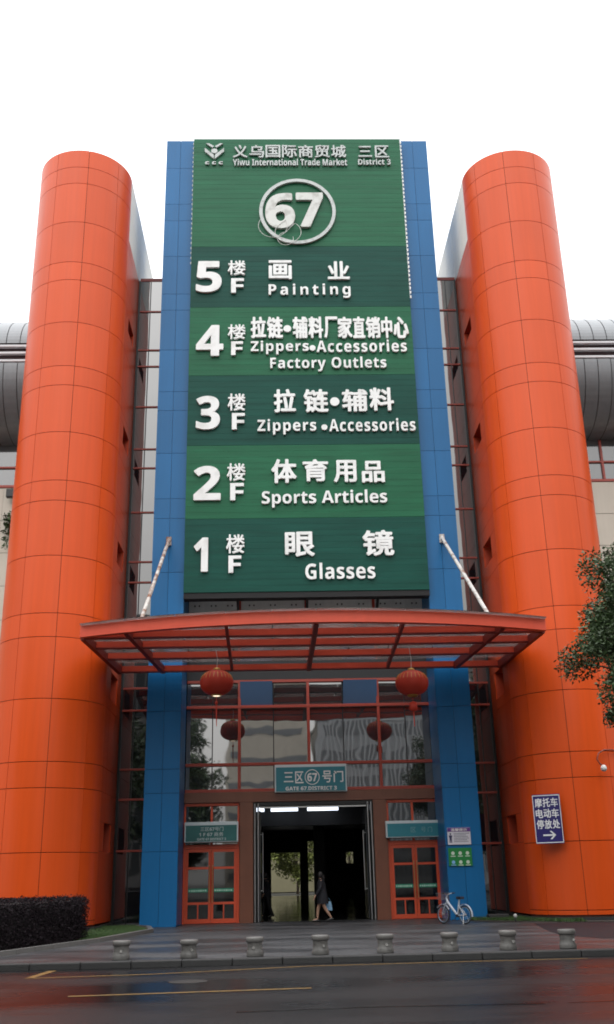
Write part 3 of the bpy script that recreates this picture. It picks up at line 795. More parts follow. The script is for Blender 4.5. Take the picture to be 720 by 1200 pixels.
# loose cable hanging in loops round the number
g = MB(); pts = []
for cx_, cz_, r_, a0, a1 in ((-0.05, 28.9, 0.62, 150, 400), (0.62, 28.55, 0.55, 130, 420), (0.5, 28.2, 0.33, 90, 380)):
    pts += [(cx_+r_*1.05*cos(radians(a)), LB-0.14-0.01*(a % 3), cz_+r_*sin(radians(a))) for a in range(a0, a1, 12)]
g.tube(pts, 0.011, 6); g.build('loose_cable', mat('white cable', (0.7, 0.7, 0.68), 0.5), hp)
# emblem
g = MB()
ex, ez = -2.71, 33.05
for s in (-1, 1):
    g.prism_y([(ex+s*0.02, ez-0.42), (ex+s*0.44, ez), (ex+s*0.44, ez+0.2), (ex+s*0.02, ez-0.2)][::s], LB-0.08, LB)
    g.prism_y([(ex+s*0.10, ez+0.22), (ex+s*0.40, ez+0.46), (ex+s*0.26, ez+0.46), (ex+s*0.02, ez+0.30)][::s], LB-0.08, LB)
recalc(g.build('emblem_wing', GREYW, hp))
g = MB(); g.prism_y([(ex+0.15*cos(2*pi*k/18), ez+0.03+0.13*sin(2*pi*k/18)) for k in range(18)], LB-0.08, LB); recalc(g.build('emblem_ball', GREYW, hp))
g = MB()
for k in range(3):
    text(g, 'c', ex-0.42+k*0.31, ex-0.42+k*0.31+0.2, 32.33, 32.5, LB, 0.06, 0.04)
g.build('emblem_lettering', GREYW, hp)
# edge trims with small white lamps along both sides, painted sky dashes at the lower edge
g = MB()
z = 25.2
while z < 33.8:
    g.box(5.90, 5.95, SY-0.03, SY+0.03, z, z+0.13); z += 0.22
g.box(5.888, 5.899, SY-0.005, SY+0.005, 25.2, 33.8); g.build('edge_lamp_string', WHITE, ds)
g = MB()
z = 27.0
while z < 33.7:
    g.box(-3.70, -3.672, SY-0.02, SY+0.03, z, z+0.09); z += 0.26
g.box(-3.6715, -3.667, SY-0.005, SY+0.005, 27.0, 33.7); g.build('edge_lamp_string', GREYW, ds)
g = MB()  # white dashes stand in for sky showing through gaps under the sign
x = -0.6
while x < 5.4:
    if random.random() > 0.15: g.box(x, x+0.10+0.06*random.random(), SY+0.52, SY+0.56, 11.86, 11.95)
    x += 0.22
g.box(-0.6, 5.6, SY+0.561, SY+0.58, 11.9, 11.92); g.build('lower_sky_gaps', WHITE, ds)
g = MB(); g.box(-3.66, 5.88, SY+0.03, SY+0.49, 11.80, 12.02); 
for x in (-1.58, 1.12, 3.88): g.beam((x, SY+0.3, 11.8), (x, GY-0.2, 10.6), 0.1, 0.1)
g.build('support_truss', DARK, ds)

# ================================================================== canopy
cp = thing('entrance_canopy', 'red steel and glass canopy with a bowed front edge over the doorway', 'canopy', (1.12, 36.6, 8.9))
CCX, CR = 1.145, 19.0
def arc_y(x, off=0.0): return 29.15 - off*0.7 + (CR - sqrt(CR*CR-(x-CCX)**2))
ZB0, ZB1 = 8.90, 9.26
XTL, XTR = -6.30, 8.59
g = MB(); n = 32
xs = [XTL+(XTR-XTL)*k/n for k in range(n+1)]
for k in range(n):
    a, bb = xs[k], xs[k+1]
    v = [(a, arc_y(a), ZB0), (bb, arc_y(bb), ZB0), (bb, arc_y(bb)+0.22, ZB0), (a, arc_y(a)+0.22, ZB0)]
    v += [(p[0], p[1], ZB1) for p in v]
    f = [(0,3,2,1), (4,5,6,7), (0,1,5,4), (2,3,7,6)] + ([(3,0,4,7)] if k == 0 else []) + ([(1,2,6,5)] if k == n-1 else [])
    g.add(v, f)
g.build('front_beam', RED, cp)
for yb, x0, x1 in ((31.0, -6.2, 8.5), (32.45, -6.1, 8.42), (34.2, -6.0, 8.34), (36.5, -5.88, 8.25)):
    g = MB()
    for a, bb in (((x0, x1),) if yb > 31.5 else ((x0+0.1, x1-0.1),)):
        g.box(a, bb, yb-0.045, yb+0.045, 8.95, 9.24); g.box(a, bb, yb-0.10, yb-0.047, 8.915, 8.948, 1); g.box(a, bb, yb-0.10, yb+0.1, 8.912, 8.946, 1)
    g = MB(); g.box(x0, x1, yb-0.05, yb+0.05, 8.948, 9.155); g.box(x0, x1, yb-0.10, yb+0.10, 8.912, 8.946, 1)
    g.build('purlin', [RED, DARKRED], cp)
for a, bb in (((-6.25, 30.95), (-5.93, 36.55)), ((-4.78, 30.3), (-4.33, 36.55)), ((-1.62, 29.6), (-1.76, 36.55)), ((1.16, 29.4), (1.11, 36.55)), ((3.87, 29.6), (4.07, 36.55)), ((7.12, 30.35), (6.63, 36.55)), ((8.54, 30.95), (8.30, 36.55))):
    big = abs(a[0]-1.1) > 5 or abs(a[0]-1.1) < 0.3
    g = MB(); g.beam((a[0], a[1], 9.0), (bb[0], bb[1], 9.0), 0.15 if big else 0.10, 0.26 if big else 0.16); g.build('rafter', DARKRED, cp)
# glass sheets resting on the frame, standing out past the front beam
gx = [-6.3, -4.8, -3.2, -1.62, -0.2, 1.15, 2.5, 3.9, 5.5, 7.1, 8.6]
gyb = [31.05, 32.45, 34.2, 36.5]
for i in range(len(gx)-1):
    a, bb = gx[i]+0.01, gx[i+1]-0.01
    g = MB()
    fr = [(a+(bb-a)*k/4, arc_y(a+(bb-a)*k/4, 0.30)) for k in range(5)]
    g.prism(fr + [(bb, gyb[0]-0.01), (a, gyb[0]-0.01)], 9.275, 9.29); g.build('glass_sheet', CANGLASS, cp)
    for j in range(3):
        g = MB(); g.box(a, bb, gyb[j]+0.01, gyb[j+1]-0.01, 9.275, 9.29); g.build('glass_sheet', CANGLASS, cp)
g = MB()
for i in range(1, len(gx)-1):
    for yb in (29.9, 31.0, 32.45, 34.2):
        g.tube([(gx[i], yb+0.35, 9.16), (gx[i], yb+0.35, 9.27)], 0.035, 8)
g.build('glass_fixing', BLACK, cp)
for a, bb in (((-4.31, 36.98, 14.3), (-4.30, 30.2, 9.36)), ((6.55, 36.98, 14.27), (6.78, 30.6, 9.36))):
    g = MB(); g.tube([a, bb], 0.066, 12)
    g.beam((a[0], a[1]-0.02, a[2]+0.1), (a[0], a[1]-0.02, a[2]-0.25), 0.2, 0.1, up=(0, 1, 0))
    o = g.build('tie_rod', RUSTY if a[0] < 0 else RUST, cp); o['label'] = 'white tie rod flaking with rust' if a[0] < 0 else 'white tie rod with little rust'
# ================================================================== lanterns
LRED = mat('red lantern silk', (0.55, 0.045, 0.022), 0.5, 0.08, 3, spec=0.4)
GOLD = mat('gold trim', (0.60, 0.36, 0.10), 0.35, 0.1, metal=0.6)
def lantern(x, y, z, lab, lit):
    t = thing('red_lantern', lab, 'lantern', (x, y, z), 'red lanterns under the canopy')
    g = MB(); R, Hh = 0.555, 0.43
    n = 64; prof = [(-pi/2+0.32)+(pi-0.64)*k/16 for k in range(17)]
    v = []; f = []
    for p in prof:
        for j in range(n):
            a = 2*pi*j/n
            rr = R*cos(p)**0.85*(1+0.022*abs(cos(a*12)))
            v.append((x+rr*cos(a), y+rr*sin(a), z+Hh*sin(p)))
    for i in range(16):
        f += [(i*n+j, i*n+(j+1) % n, (i+1)*n+(j+1) % n, (i+1)*n+j) for j in range(n)]
    g.add(v, f, 0, True); g.build('silk_body', LRED, t)
    g = MB()
    for k in range(24):
        a = 2*pi*(k+0.5)/24
        pts = [(x+(R*cos(p)**0.85+0.012)*cos(a), y+(R*cos(p)**0.85+0.012)*sin(a), z+Hh*sin(p)) for p in (0.25, 0.45, 0.62, 0.8)]
        g.tube(pts, 0.008, 5)
    g.build('gold_stripe', GOLD, t)
    g = MB(); g.lathe([(0.0, 0.40), (0.12, 0.40), (0.13, 0.45), (0.10, 0.50), (0, 0.50)], (x, y, z), 20); g.build('top_cap', GOLD, t)
    g = MB(); g.lathe([(0.17, -0.385), (0.185, -0.42), (0.16, -0.455), (0.14, -0.42)], (x, y, z), 24); g.build('bottom_ring', GOLD, t)
    if lit:
        g = MB(); g.lathe([(0.0, -0.45), (0.10, -0.45), (0.135, -0.435), (0.0, -0.40)], (x, y, z), 20); g.build('lamp', emit('lantern lamp', (1.0, 0.85, 0.6), 1.6), t)
    g = MB(); g.tube([(x, y, z-0.40), (x, y, z-0.62)], 0.008, 6); g.tube([(x, y, z-0.62), (x, y, z-0.66), (x, y, z-0.90), (x, y, z-0.95)] if not lit else [(x, y, z-0.62), (x, y, z-0.64), (x, y, z-0.70), (x, y, z-0.74)], [0.03, 0.13, 0.15, 0.05] if not lit else [0.02, 0.04, 0.05, 0.02], 12)
    g.tube([(x, y, z-0.75), (x+0.01, y, z-1.45)], [0.03, 0.012], 6)
    g.build('tassel', LRED, t)
    g = MB(); g.tube([(x, y, z+0.5), (x+0.02, y, z+0.8), (x-0.03, y-0.05, 8.95)], 0.012, 6); g.build('cord', mat('white cord', (0.6, 0.58, 0.55), 0.6), t)
lantern(-2.12, 33.2, 7.86, 'red lantern with a glowing base, nearer the hedge-side pillar', True)
lantern(4.50, 33.2, 7.74, 'red lantern with a fat red tassel block, nearer the notice-board pillar', False)

# ================================================================== gate signs
def signbox(name, lab, x0, x1, z0, z1, y0, y1, face, fz0, grp='teal gate signs'):
    t = thing(name, lab, 'sign', ((x0+x1)/2, y1, z0), grp)
    g = MB(); g.box(x0, x1, y0, y1, z0, z1, bev=0.01); g.build('casing', PALESIGN, t)
    g = MB(); g.box(x0+0.05, x1-0.05, y0-0.012, y0-0.001, z0+0.03, fz0); f = g.build('sign_face', face, t)
    return t, f
t, f = signbox('gate_sign', 'teal gate 67 sign above the main doorway', -0.22, 2.53, 4.68, 5.70, 38.65, 38.82, TEAL, 5.60)
for s, X0, X1, Z0, Z1 in (('三', 0.13, 0.49, 5.05, 5.42), ('区', 0.56, 0.88, 5.0, 5.44), ('67', 1.02, 1.40, 5.06, 5.37), ('号', 1.6, 1.96, 5.01, 5.45), ('门', 2.03, 2.40, 5.02, 5.44), ('GATE 67.DISTRICT 3', 0.19, 2.14, 4.74, 4.88)):
    g = MB(); text(g, s, X0, X1, Z0, Z1, 38.636, 0.012, 0.02); g.build('lettering', WHITE, f)
g = MB(); g.tube([(1.21+0.27*cos(2*pi*k/32), 38.63, 5.22+0.27*sin(2*pi*k/32)) for k in range(32)], 0.018, 6, closed=True); g.build('number_ring', WHITE, f)
t, f = signbox('gate_sign', 'dark green sign with three lines above the hedge-side red doors', -3.60, -1.60, 2.94, 3.66, 38.55, 38.80, TEALD, 3.54)
for k, (s, X0, X1, Z0, Z1) in enumerate((('三区67号门', -3.0, -2.15, 3.33, 3.48), ('1 F 67 商务', -3.05, -2.15, 3.14, 3.29), ('GATE 67 DISTRICT 3', -3.12, -2.05, 3.0, 3.09))):
    g = MB(); text(g, s, X0, X1, Z0, Z1, 38.536, 0.01, 0.012); g.build('lettering', mat('dull white lettering', (0.42, 0.5, 0.5), 0.5), f)
t, f = signbox('gate_sign', 'faded teal sign above the red doors beside the bicycle', 3.93, 5.94, 2.96, 3.56, 38.55, 38.80, TEAL, 3.46)
for s, X0, X1 in (('区', 4.86, 5.05), ('号', 5.25, 5.42), ('门', 5.5, 5.66)):
    g = MB(); text(g, s, X0, X1, 3.14, 3.32, 38.536, 0.01, 0.0); g.build('lettering', FADED, f)

# notices on the pillar
t = thing('notice_board', 'white notice with purple header on the blue pillar', 'notice', (6.39, 36.99, 2.62))
g = MB(); g.box(5.97, 6.80, 36.955, 36.985, 2.62, 3.20, bev=0.004); nb = g.build('board', mat('white notice', (0.62, 0.63, 0.68), 0.4, 0.05), t)
g = MB(); g.box(5.975, 6.795, 36.947, 36.953, 3.06, 3.195); g.build('header', mat('purple header', (0.11, 0.035, 0.22), 0.4), nb)
g = MB(); text(g, '温馨提示', 6.10, 6.68, 3.08, 3.17, 36.946, 0.004, 0.02); g.build('header_lettering', WHITE, nb)
g = MB(); INK = mat('navy ink', (0.03, 0.03, 0.10), 0.5)
for k in range(6):
    xe = 6.74-0.05*((k*5) % 3)
    x = 6.20
    while x < xe:
        w_ = 0.018+0.02*random.random(); g.box(x, x+w_, 36.949, 36.954, 2.99-k*0.055, 2.99-k*0.055+0.022); x += w_+0.014
g.build('notice_text', INK, nb)
g = MB(); g.prism_y([(6.03, 2.68), (6.06, 2.68), (6.075, 2.80), (6.09, 2.68), (6.12, 2.68), (6.115, 2.84), (6.14, 2.93), (6.075, 2.945), (6.01, 2.93), (6.035, 2.84)], 36.949, 36.954)
g.prism_y([(6.075+0.03*cos(a*pi/5), 2.985+0.033*sin(a*pi/5)) for a in range(10)], 36.949, 36.954); recalc(g.build('notice_figure', INK, nb))
t = thing('icon_board', 'green board of six round icons on the blue pillar', 'notice', (6.38, 36.99, 1.9))
g = MB(); g.box(5.96, 6.80, 36.955, 36.985, 1.90, 2.51, bev=0.004); nb = g.build('board', mat('green notice', (0.012, 0.20, 0.045), 0.4, 0.1), t)
for r_ in range(2):
    for c_ in range(3):
        cx, cz = 6.12+c_*0.26, 2.33-r_*0.30
        g = MB(); g.prism_y([(cx+0.062*cos(a*pi/8), cz+0.062*sin(a*pi/8)) for a in range(16)], 36.949, 36.954); g.box(cx-0.085, cx+0.085, 36.949, 36.954, cz-0.115, cz-0.085)
        recalc(g.build('icon', mat('icon white', (0.55, 0.65, 0.55), 0.5) if (r_, c_) != (1, 0) else mat('icon blue', (0.2, 0.42, 0.75), 0.5), nb))

# parking sign, bent to stand on the curved tower
t = thing('parking_sign', 'navy blue motorcycle parking sign with an arrow on the orange tower', 'sign', (8.8, 33.9, 2.5))
SA = radians(-45)
def psign(u, z, d):                                # flat board turned to face the forecourt
    o = Vector((8.88, 33.97, 0)); ux = Vector((cos(-0.42), sin(-0.42), 0)); nn = Vector((ux.y, -ux.x, 0))
    p = o + ux*u + nn*d; return (p.x, p.y, z)
def pbox(mb, u0, u1, z0, z1, d0, d1):
    v = [psign(u, z, d) for d in (d0, d1) for u, z in ((u0, z0), (u1, z0), (u1, z1), (u0, z1))]
    mb.add(v, [(0,1,2,3), (7,6,5,4), (0,4,5,1), (1,5,6,2), (2,6,7,3), (3,7,4,0)])
g = MB(); pbox(g, -0.455, 0.455, 2.50, 4.07, 0.0, 0.04); board = recalc(g.build('board', NAVY, t))
g = MB()
for q in ((-0.45, 0.45, 2.525, 2.55), (-0.45, 0.45, 4.02, 4.045), (-0.45, -0.43, 2.552, 4.018), (0.43, 0.45, 2.552, 4.018)): pbox(g, *q, 0.041, 0.047)
recalc(g.build('border', WHITE, board))
for r_, s in enumerate(('摩托车', '电动车', '停放处')):
    for c_, ch in enumerate(s):
        g = MB(); u0 = -0.38+c_*0.26; z0 = 3.66-r_*0.345
        text(g, ch, u0, u0+0.24, z0, z0+0.29, 0, 0.006, 0.022, place=lambda p: psign(p[0], p[2], 0.041-p[1]))
        g.build('lettering', WHITE, board)
g = MB(); pbox(g, -0.20, 0.19, 2.745, 2.795, 0.041, 0.047)
for s in (-1, 1):
    v = [psign(u, z, d) for d in (0.041, 0.047) for u, z in ((0.22, 2.77), (0.15, 2.77), (0.02, 2.77+s*0.13), (0.08, 2.77+s*0.13))]
    g.add(v, [(0,1,2,3), (7,6,5,4), (0,4,5,1), (1,5,6,2), (2,6,7,3), (3,7,4,0)])
recalc(g.build('arrow', WHITE, board))
# bracket so that the board is carried by the tower
g = MB(); 
for zz in (2.8, 3.75):
    a = Vector(psign(0.0, zz, 0.0)); g.beam(a, a+Vector((0.25, 0.55, 0)), 0.05, 0.05)
g.build('bracket', STEEL, t)

# gooseneck wall lamp on the tower
t = thing('wall_lamp', 'gooseneck lamp with small round white head arching from the orange tower', 'lamp', (11.6, 34.1, 5.5))
pts = [(11.7, 34.2, 5.42), (11.3, 33.9, 5.48), (10.95, 33.72, 5.46), (10.72, 33.62, 5.34), (10.64, 33.58, 5.14), (10.72, 33.55, 4.98), (10.80, 33.55, 4.93)]
g = MB(); g.tube(pts, 0.024, 8); g.build('arm', mat('dark red pipe', (0.18, 0.03, 0.015), 0.4), t)
g = MB(); g.lathe([(0.0, 0.10), (0.05, 0.09), (0.10, 0.02), (0.105, -0.04), (0.07, -0.11), (0.0, -0.13)], (10.82, 33.55, 4.86), 16); g.build('lamp_head', mat('pale lamp glass', (0.6, 0.6, 0.58), 0.2), t)

# ================================================================== bollards
def bollard(x, y, lab, first=[]):
    if not first:
        t = thing('stone_bollard', lab, 'bollard', (x, y, 0.12), 'stone bollards along the kerb')
        g = MB(); g.lathe([(0.0, 0.0), (0.20, 0.0), (0.207, 0.02), (0.205, 0.09), (0.195, 0.12), (0.185, 0.14), (0.178, 0.22), (0.184, 0.31)], (x, y, 0.12), 28); g.build('shaft', STONE, t)
        g = MB(); g.lathe([(0.184, 0.31), (0.20, 0.325), (0.215, 0.34), (0.215, 0.41), (0.20, 0.435), (0.0, 0.445)], (x, y, 0.12), 28); g.build('cap', mat('bollard cap granite', (0.12, 0.115, 0.108), 0.5, 0.2, 14, bump=0.3, bump_scale=60), t)
        g = MB()
        g.tube([(x+0.02, y-0.174, 0.12+0.20), (x+0.02, y-0.195, 0.12+0.20)], 0.032, 12); g.build('reflector', mat('bollard reflector', (0.75, 0.74, 0.7), 0.15, metal=0.8), t)
        t.scale = (0.85, 0.85, 0.84); first.append(t); return t
    t = copy_tree(first[0]); t.location = (x, y, 0.12); t.rotation_euler = (random.uniform(-0.03, 0.03), random.uniform(-0.03, 0.03), random.uniform(-0.6, 0.6)); t.scale = (0.85, 0.85, 0.84*random.uniform(0.95, 1.03)); t['label'] = lab
    return t
BP = [(-3.28, 21.95, 'stone bollard nearest the hedge, the leftmost of the row'), (-1.91, 21.97, 'stone bollard in front of the red doors on the hedge side'), (-0.56, 22.0, 'stone bollard in line with the edge of the dark doorway next to its steel posts'), (0.78, 22.05, 'stone bollard in front of the walking person'), (2.12, 22.07, 'stone bollard in line with the doorway edge on the bicycle side'), (3.46, 22.09, 'stone bollard in front of the white bicycle'), (4.66, 22.05, 'stone bollard in front of the orange tower with parking sign, second from the right'), (5.90, 22.02, 'stone bollard below the tree, the rightmost of the row')]
for x, y, lab in BP: bollard(x, y, lab)

# ================================================================== vegetation
def leaf_mat(name, col, var=0.45, spec=0.35):
    m = bpy.data.materials.new(name); m.use_nodes = True
    nt = m.node_tree; N = nt.nodes; L = nt.links; b = N['Principled BSDF']
    g = N.new('ShaderNodeNewGeometry')
    mr = N.new('ShaderNodeMapRange'); mr.inputs['To Min'].default_value = 1-var; mr.inputs['To Max'].default_value = 1+var
    L.new(g.outputs['Random Per Island'], mr.inputs['Value'])
    x = N.new('ShaderNodeMix'); x.data_type = 'RGBA'; x.blend_type = 'MULTIPLY'; x.inputs['Factor'].default_value = 1; x.inputs['A'].default_value = (*col, 1)
    L.new(mr.outputs[0], x.inputs['B']); L.new(x.outputs['Result'], b.inputs['Base Color'])
    b.inputs['Roughness'].default_value = 0.45
    b.inputs['Specular IOR Level'].default_value = spec
    return m
LEAF = leaf_mat('camphor leaf', (0.045, 0.075, 0.028))
LEAFY = leaf_mat('yellow green leaf', (0.13, 0.15, 0.04))
HEDGE = leaf_mat('dark purple hedge leaf', (0.017, 0.012, 0.015), 0.35, 0.08)
GRASS = leaf_mat('grass blade', (0.04, 0.085, 0.02))
BARK = mat('bark', (0.09, 0.07, 0.05), 0.85, 0.3, 6, bump=0.6, bump_scale=20)

def leaf(mb, p, s, rnd):
    d = Vector((rnd.gauss(0, 1), rnd.gauss(0, 1), rnd.gauss(0, 0.7)-0.2)).normalized()
    u = d.cross(Vector((rnd.gauss(0, 1), rnd.gauss(0, 1), rnd.gauss(0, 1)))).normalized()
    l = s*(0.7+0.6*rnd.random()); w = l*0.42
    p = Vector(p)
    mb.face([p, p+d*l*0.45+u*w/2, p+d*l, p+d*l*0.45-u*w/2])
def tree(name, x, y, h, cr, trunk_h, lab, nclump, nleaf, ls, seed, m=LEAF, grp=None, crown_h=None, clump_r=0.75):
    rnd = random.Random(seed)
    t = thing(name, lab, 'tree', (x, y, 0.1), grp)
    g = MB()
    top = (x+0.3*rnd.uniform(-1, 1), y, trunk_h+(h-trunk_h)*0.55)
    g.tube([(x, y, 0.0), (x+0.02, y, 0.4), (x+0.05, y, trunk_h*0.6), (x, y+0.05, trunk_h), top], [0.20, 0.15, 0.13, 0.12, 0.05], 10)
    ch = (h-trunk_h) if crown_h is None else crown_h
    cz = h-ch/2
    cl = []
    for k in range(nclump):
        while True:
            q = Vector((rnd.uniform(-1, 1), rnd.uniform(-1, 1), rnd.uniform(-1, 1)))
            if 0.35 < q.length < 1: break
        if rnd.random() < 0.6: q = q.normalized()*rnd.uniform(0.72, 1.12)
        c = Vector((x+q.x*cr, y+q.y*cr, cz+q.z*ch/2*(1-0.12*(q.x**2+q.y**2))))
        cl.append((c, clump_r*rnd.uniform(0.6, 1.25)))
    for c, r in (cl if name == 'leafy_tree' else cl[::2]):
        s0 = Vector((x, y, rnd.uniform(trunk_h*0.75, trunk_h+(h-trunk_h)*0.4)))
        mid = (s0+c)/2+Vector((0, 0, 0.25))
        g.tube([s0, mid, c], [0.055, 0.035, 0.012], 6)
    g.build('trunk', BARK, t)
    g = MB()
    for c, r in cl:
        for k in range(int(nleaf*r/clump_r)):
            q = Vector((rnd.gauss(0, 1), rnd.gauss(0, 1), rnd.gauss(0, 0.8)))
            q = q.normalized()*r*rnd.random()**0.45
            leaf(g, c+q, ls, rnd)
    g.build('crown', m, t)
    return t
tree('leafy_tree', 9.75, 22.2, 9.25, 2.75, 3.9, 'leafy green tree leaning into view before the orange tower with parking sign', 95, 950, 0.105, 3, clump_r=0.52, crown_h=6.0)

# clipped hedge with its planting bed
poly = [(-7.35, 22.35), (-6.56, 24.9), (-5.30, 28.9), (-6.0, 30.2), (-10, 31.5), (-16, 31.5), (-16, 22.35)]
HZ0, HZ1 = 0.16, 1.24
hd = thing('clipped_hedge', 'dark clipped box hedge in the planting bed before the orange tower', 'hedge', (-9, 27, 0.12))
g = MB()
c = Vector((sum(p[0] for p in poly)/len(poly), sum(p[1] for p in poly)/len(poly)))
ip = [tuple(c+(Vector(p)-c)*0.97) for p in poly]
g.prism(ip, HZ0, HZ1-0.08); g.build('branches', mat('hedge twigs', (0.012, 0.010, 0.010), 0.9), hd)
rnd = random.Random(11); g = MB()
def in_edge(a, bb, n):
    for k in range(n):
        t_ = rnd.random(); p = Vector(a).lerp(Vector(bb), t_)
        z = HZ0-0.03+(HZ1-HZ0+0.03)*rnd.random()
        leaf(g, (p.x+rnd.gauss(0, 0.045), p.y+rnd.gauss(0, 0.045), z), 0.055, rnd)
for i in (0, 1, 2, 3, 4, 6):
    a, bb = poly[i], poly[(i+1) % len(poly)]
    Ld = (Vector(bb)-Vector(a)).length
    in_edge(a, bb, int(Ld*(2400 if i < 3 else 300)))
for k in range(20000):
    px, py = rnd.uniform(-12, -5.2), rnd.uniform(22.35, 31)
    # inside test against the right hand edges
    lim = -7.35+(py-22.35)*(0.79/2.55) if py < 24.9 else -6.56+(py-24.9)*(1.26/4.0) if py < 28.9 else -5.3-(py-28.9)*0.54
    if px < lim: leaf(g, (px, py, HZ1-0.05+0.06*rnd.random()), 0.055, rnd)
for k in range(40):
    t_ = rnd.random(); p = Vector(poly[1]).lerp(Vector(poly[2]), t_)
    for q in range(6): leaf(g, (p.x-0.3*rnd.random(), p.y, HZ1+0.012*q+0.02), 0.06, rnd)
g.build('foliage', HEDGE, hd)
# beds (soil) and their kerbs
SOIL = mat('dark soil', (0.035, 0.03, 0.025), 0.9, 0.3, 6)
bed = [(-7.0, 21.9), (-6.12, 24.6), (-4.92, 28.7), (-4.12, 33.6), (-4.5, 36.0), (-5.0, 36.9), (-20, 36.9), (-20, 21.9)]
g = MB(); g.prism(bed, 0.11, 0.145); kind(g.build('planting_bed', SOIL), 'structure')
g = MB()
for a, bb in zip(bed[:5], bed[1:6]):
    d = Vector(bb)-Vector(a); n = max(1, int(d.length/0.8))
    for k in range(n):
        p0, p1 = Vector(a)+d*(k/n), Vector(a)+d*((k+0.985)/n)
        g.beam((p0.x, p0.y, 0.155), (p1.x, p1.y, 0.155), 0.16, 0.13)
kind(g.build('bed_kerb', mat('pale bed kerb', (0.13, 0.126, 0.12), 0.5, 0.2, 5)), 'structure')
bed2 = [(6.45, 36.9), (6.5, 35.7), (7.5, 34.6), (9.0, 33.35), (12, 32.6), (16, 32.4), (16, 36.9)]
g = MB(); g.prism(bed2, 0.11, 0.145); kind(g.build('planting_bed', SOIL), 'structure')
g = MB(); g.prism([(7.0, 26.6), (7.6, 25.0), (9.6, 23.6), (16, 23.2), (16, 32.3), (12, 32.5), (9.0, 33.2), (7.9, 33.2), (7.25, 29.0)], 0.121, 0.126); kind(g.build('ramp', mat('damp dark paving', (0.016, 0.016, 0.02), 0.6, 0.3, 2, spec=0.2, bump=0.3)), 'structure')
rnd = random.Random(5); g = MB()
def tuft(px, py):
    for q in range(3):
        a = rnd.uniform(0, 2*pi); l = rnd.uniform(0.05, 0.13); w = 0.008
        d = Vector((cos(a)*0.04, sin(a)*0.04, l)); s = Vector((-sin(a)*w, cos(a)*w, 0)); p = Vector((px+rnd.gauss(0, .02), py+rnd.gauss(0, .02), 0.14))
        g.face([p-s, p+s, p+d])
for k in range(9000):
    py = rnd.uniform(28.5, 36.8); lim = -4.92+(py-28.7)*(0.8/4.9) if py < 33.6 else -4.12-(py-33.6)*0.27
    px = lim-0.12-abs(rnd.gauss(0, 0.7))
    if (px+8.22)**2+(py-35.77)**2 > 2.1**2: tuft(px, py)
for k in range(7000):
    px = rnd.uniform(6.5, 9.6)
    py = rnd.uniform(33.3, 36.8)
    if py > 36.2-(px-6.5)*1.12 and (px-10.38)**2+(py-35.77)**2 > 2.1**2: tuft(px, py)
kind(g.build('grass', GRASS), 'stuff')
o = MB(); o.box(7.05, 7.75, 36.0, 36.5, 0.14, 0.32, bev=0.03); tag(o.build('stone_block', KERB), 'pale stone block lying in the grass at the foot of the blue pillar', 'stone')
t = thing('garden_light', 'tiny white ball light low in the grass by the orange tower', 'lamp', (7.55, 34.2, 0.14))
g = MB(); g.lathe([(0.0, 0.0), (0.03, 0.0), (0.025, 0.12), (0.0, 0.13)], (7.55, 34.2, 0.14), 10); g.build('stem', BLACK, t)
g = MB(); g.lathe([(0.0, 0.11), (0.05, 0.13), (0.07, 0.18), (0.05, 0.23), (0.0, 0.25)], (7.55, 34.2, 0.14), 14); g.build('globe', mat('milky globe', (0.35, 0.35, 0.33), 0.3), t)
# hanging plant on the hedge-side cream wall
hpl = thing('hanging_plant', 'sparse plant hanging on the cream wall below the flood lamp', 'plant', (-12.15, 42.3, 16.4))
g = MB(); rnd = random.Random(9)
for k in range(160): leaf(g, (-12.15+rnd.gauss(0, 0.16), 42.2+rnd.gauss(0, 0.08), 16.7+rnd.gauss(0, 0.4)), 0.22, rnd)
g.build('foliage', LEAF, hpl); g = MB()
for k in range(9): g.tube([(-12.15+rnd.gauss(0, .12), 42.36, 17.2), (-12.15+rnd.gauss(0, .15), 42.2, 16.4)], 0.012, 4)
g.build('stem', BARK, hpl)

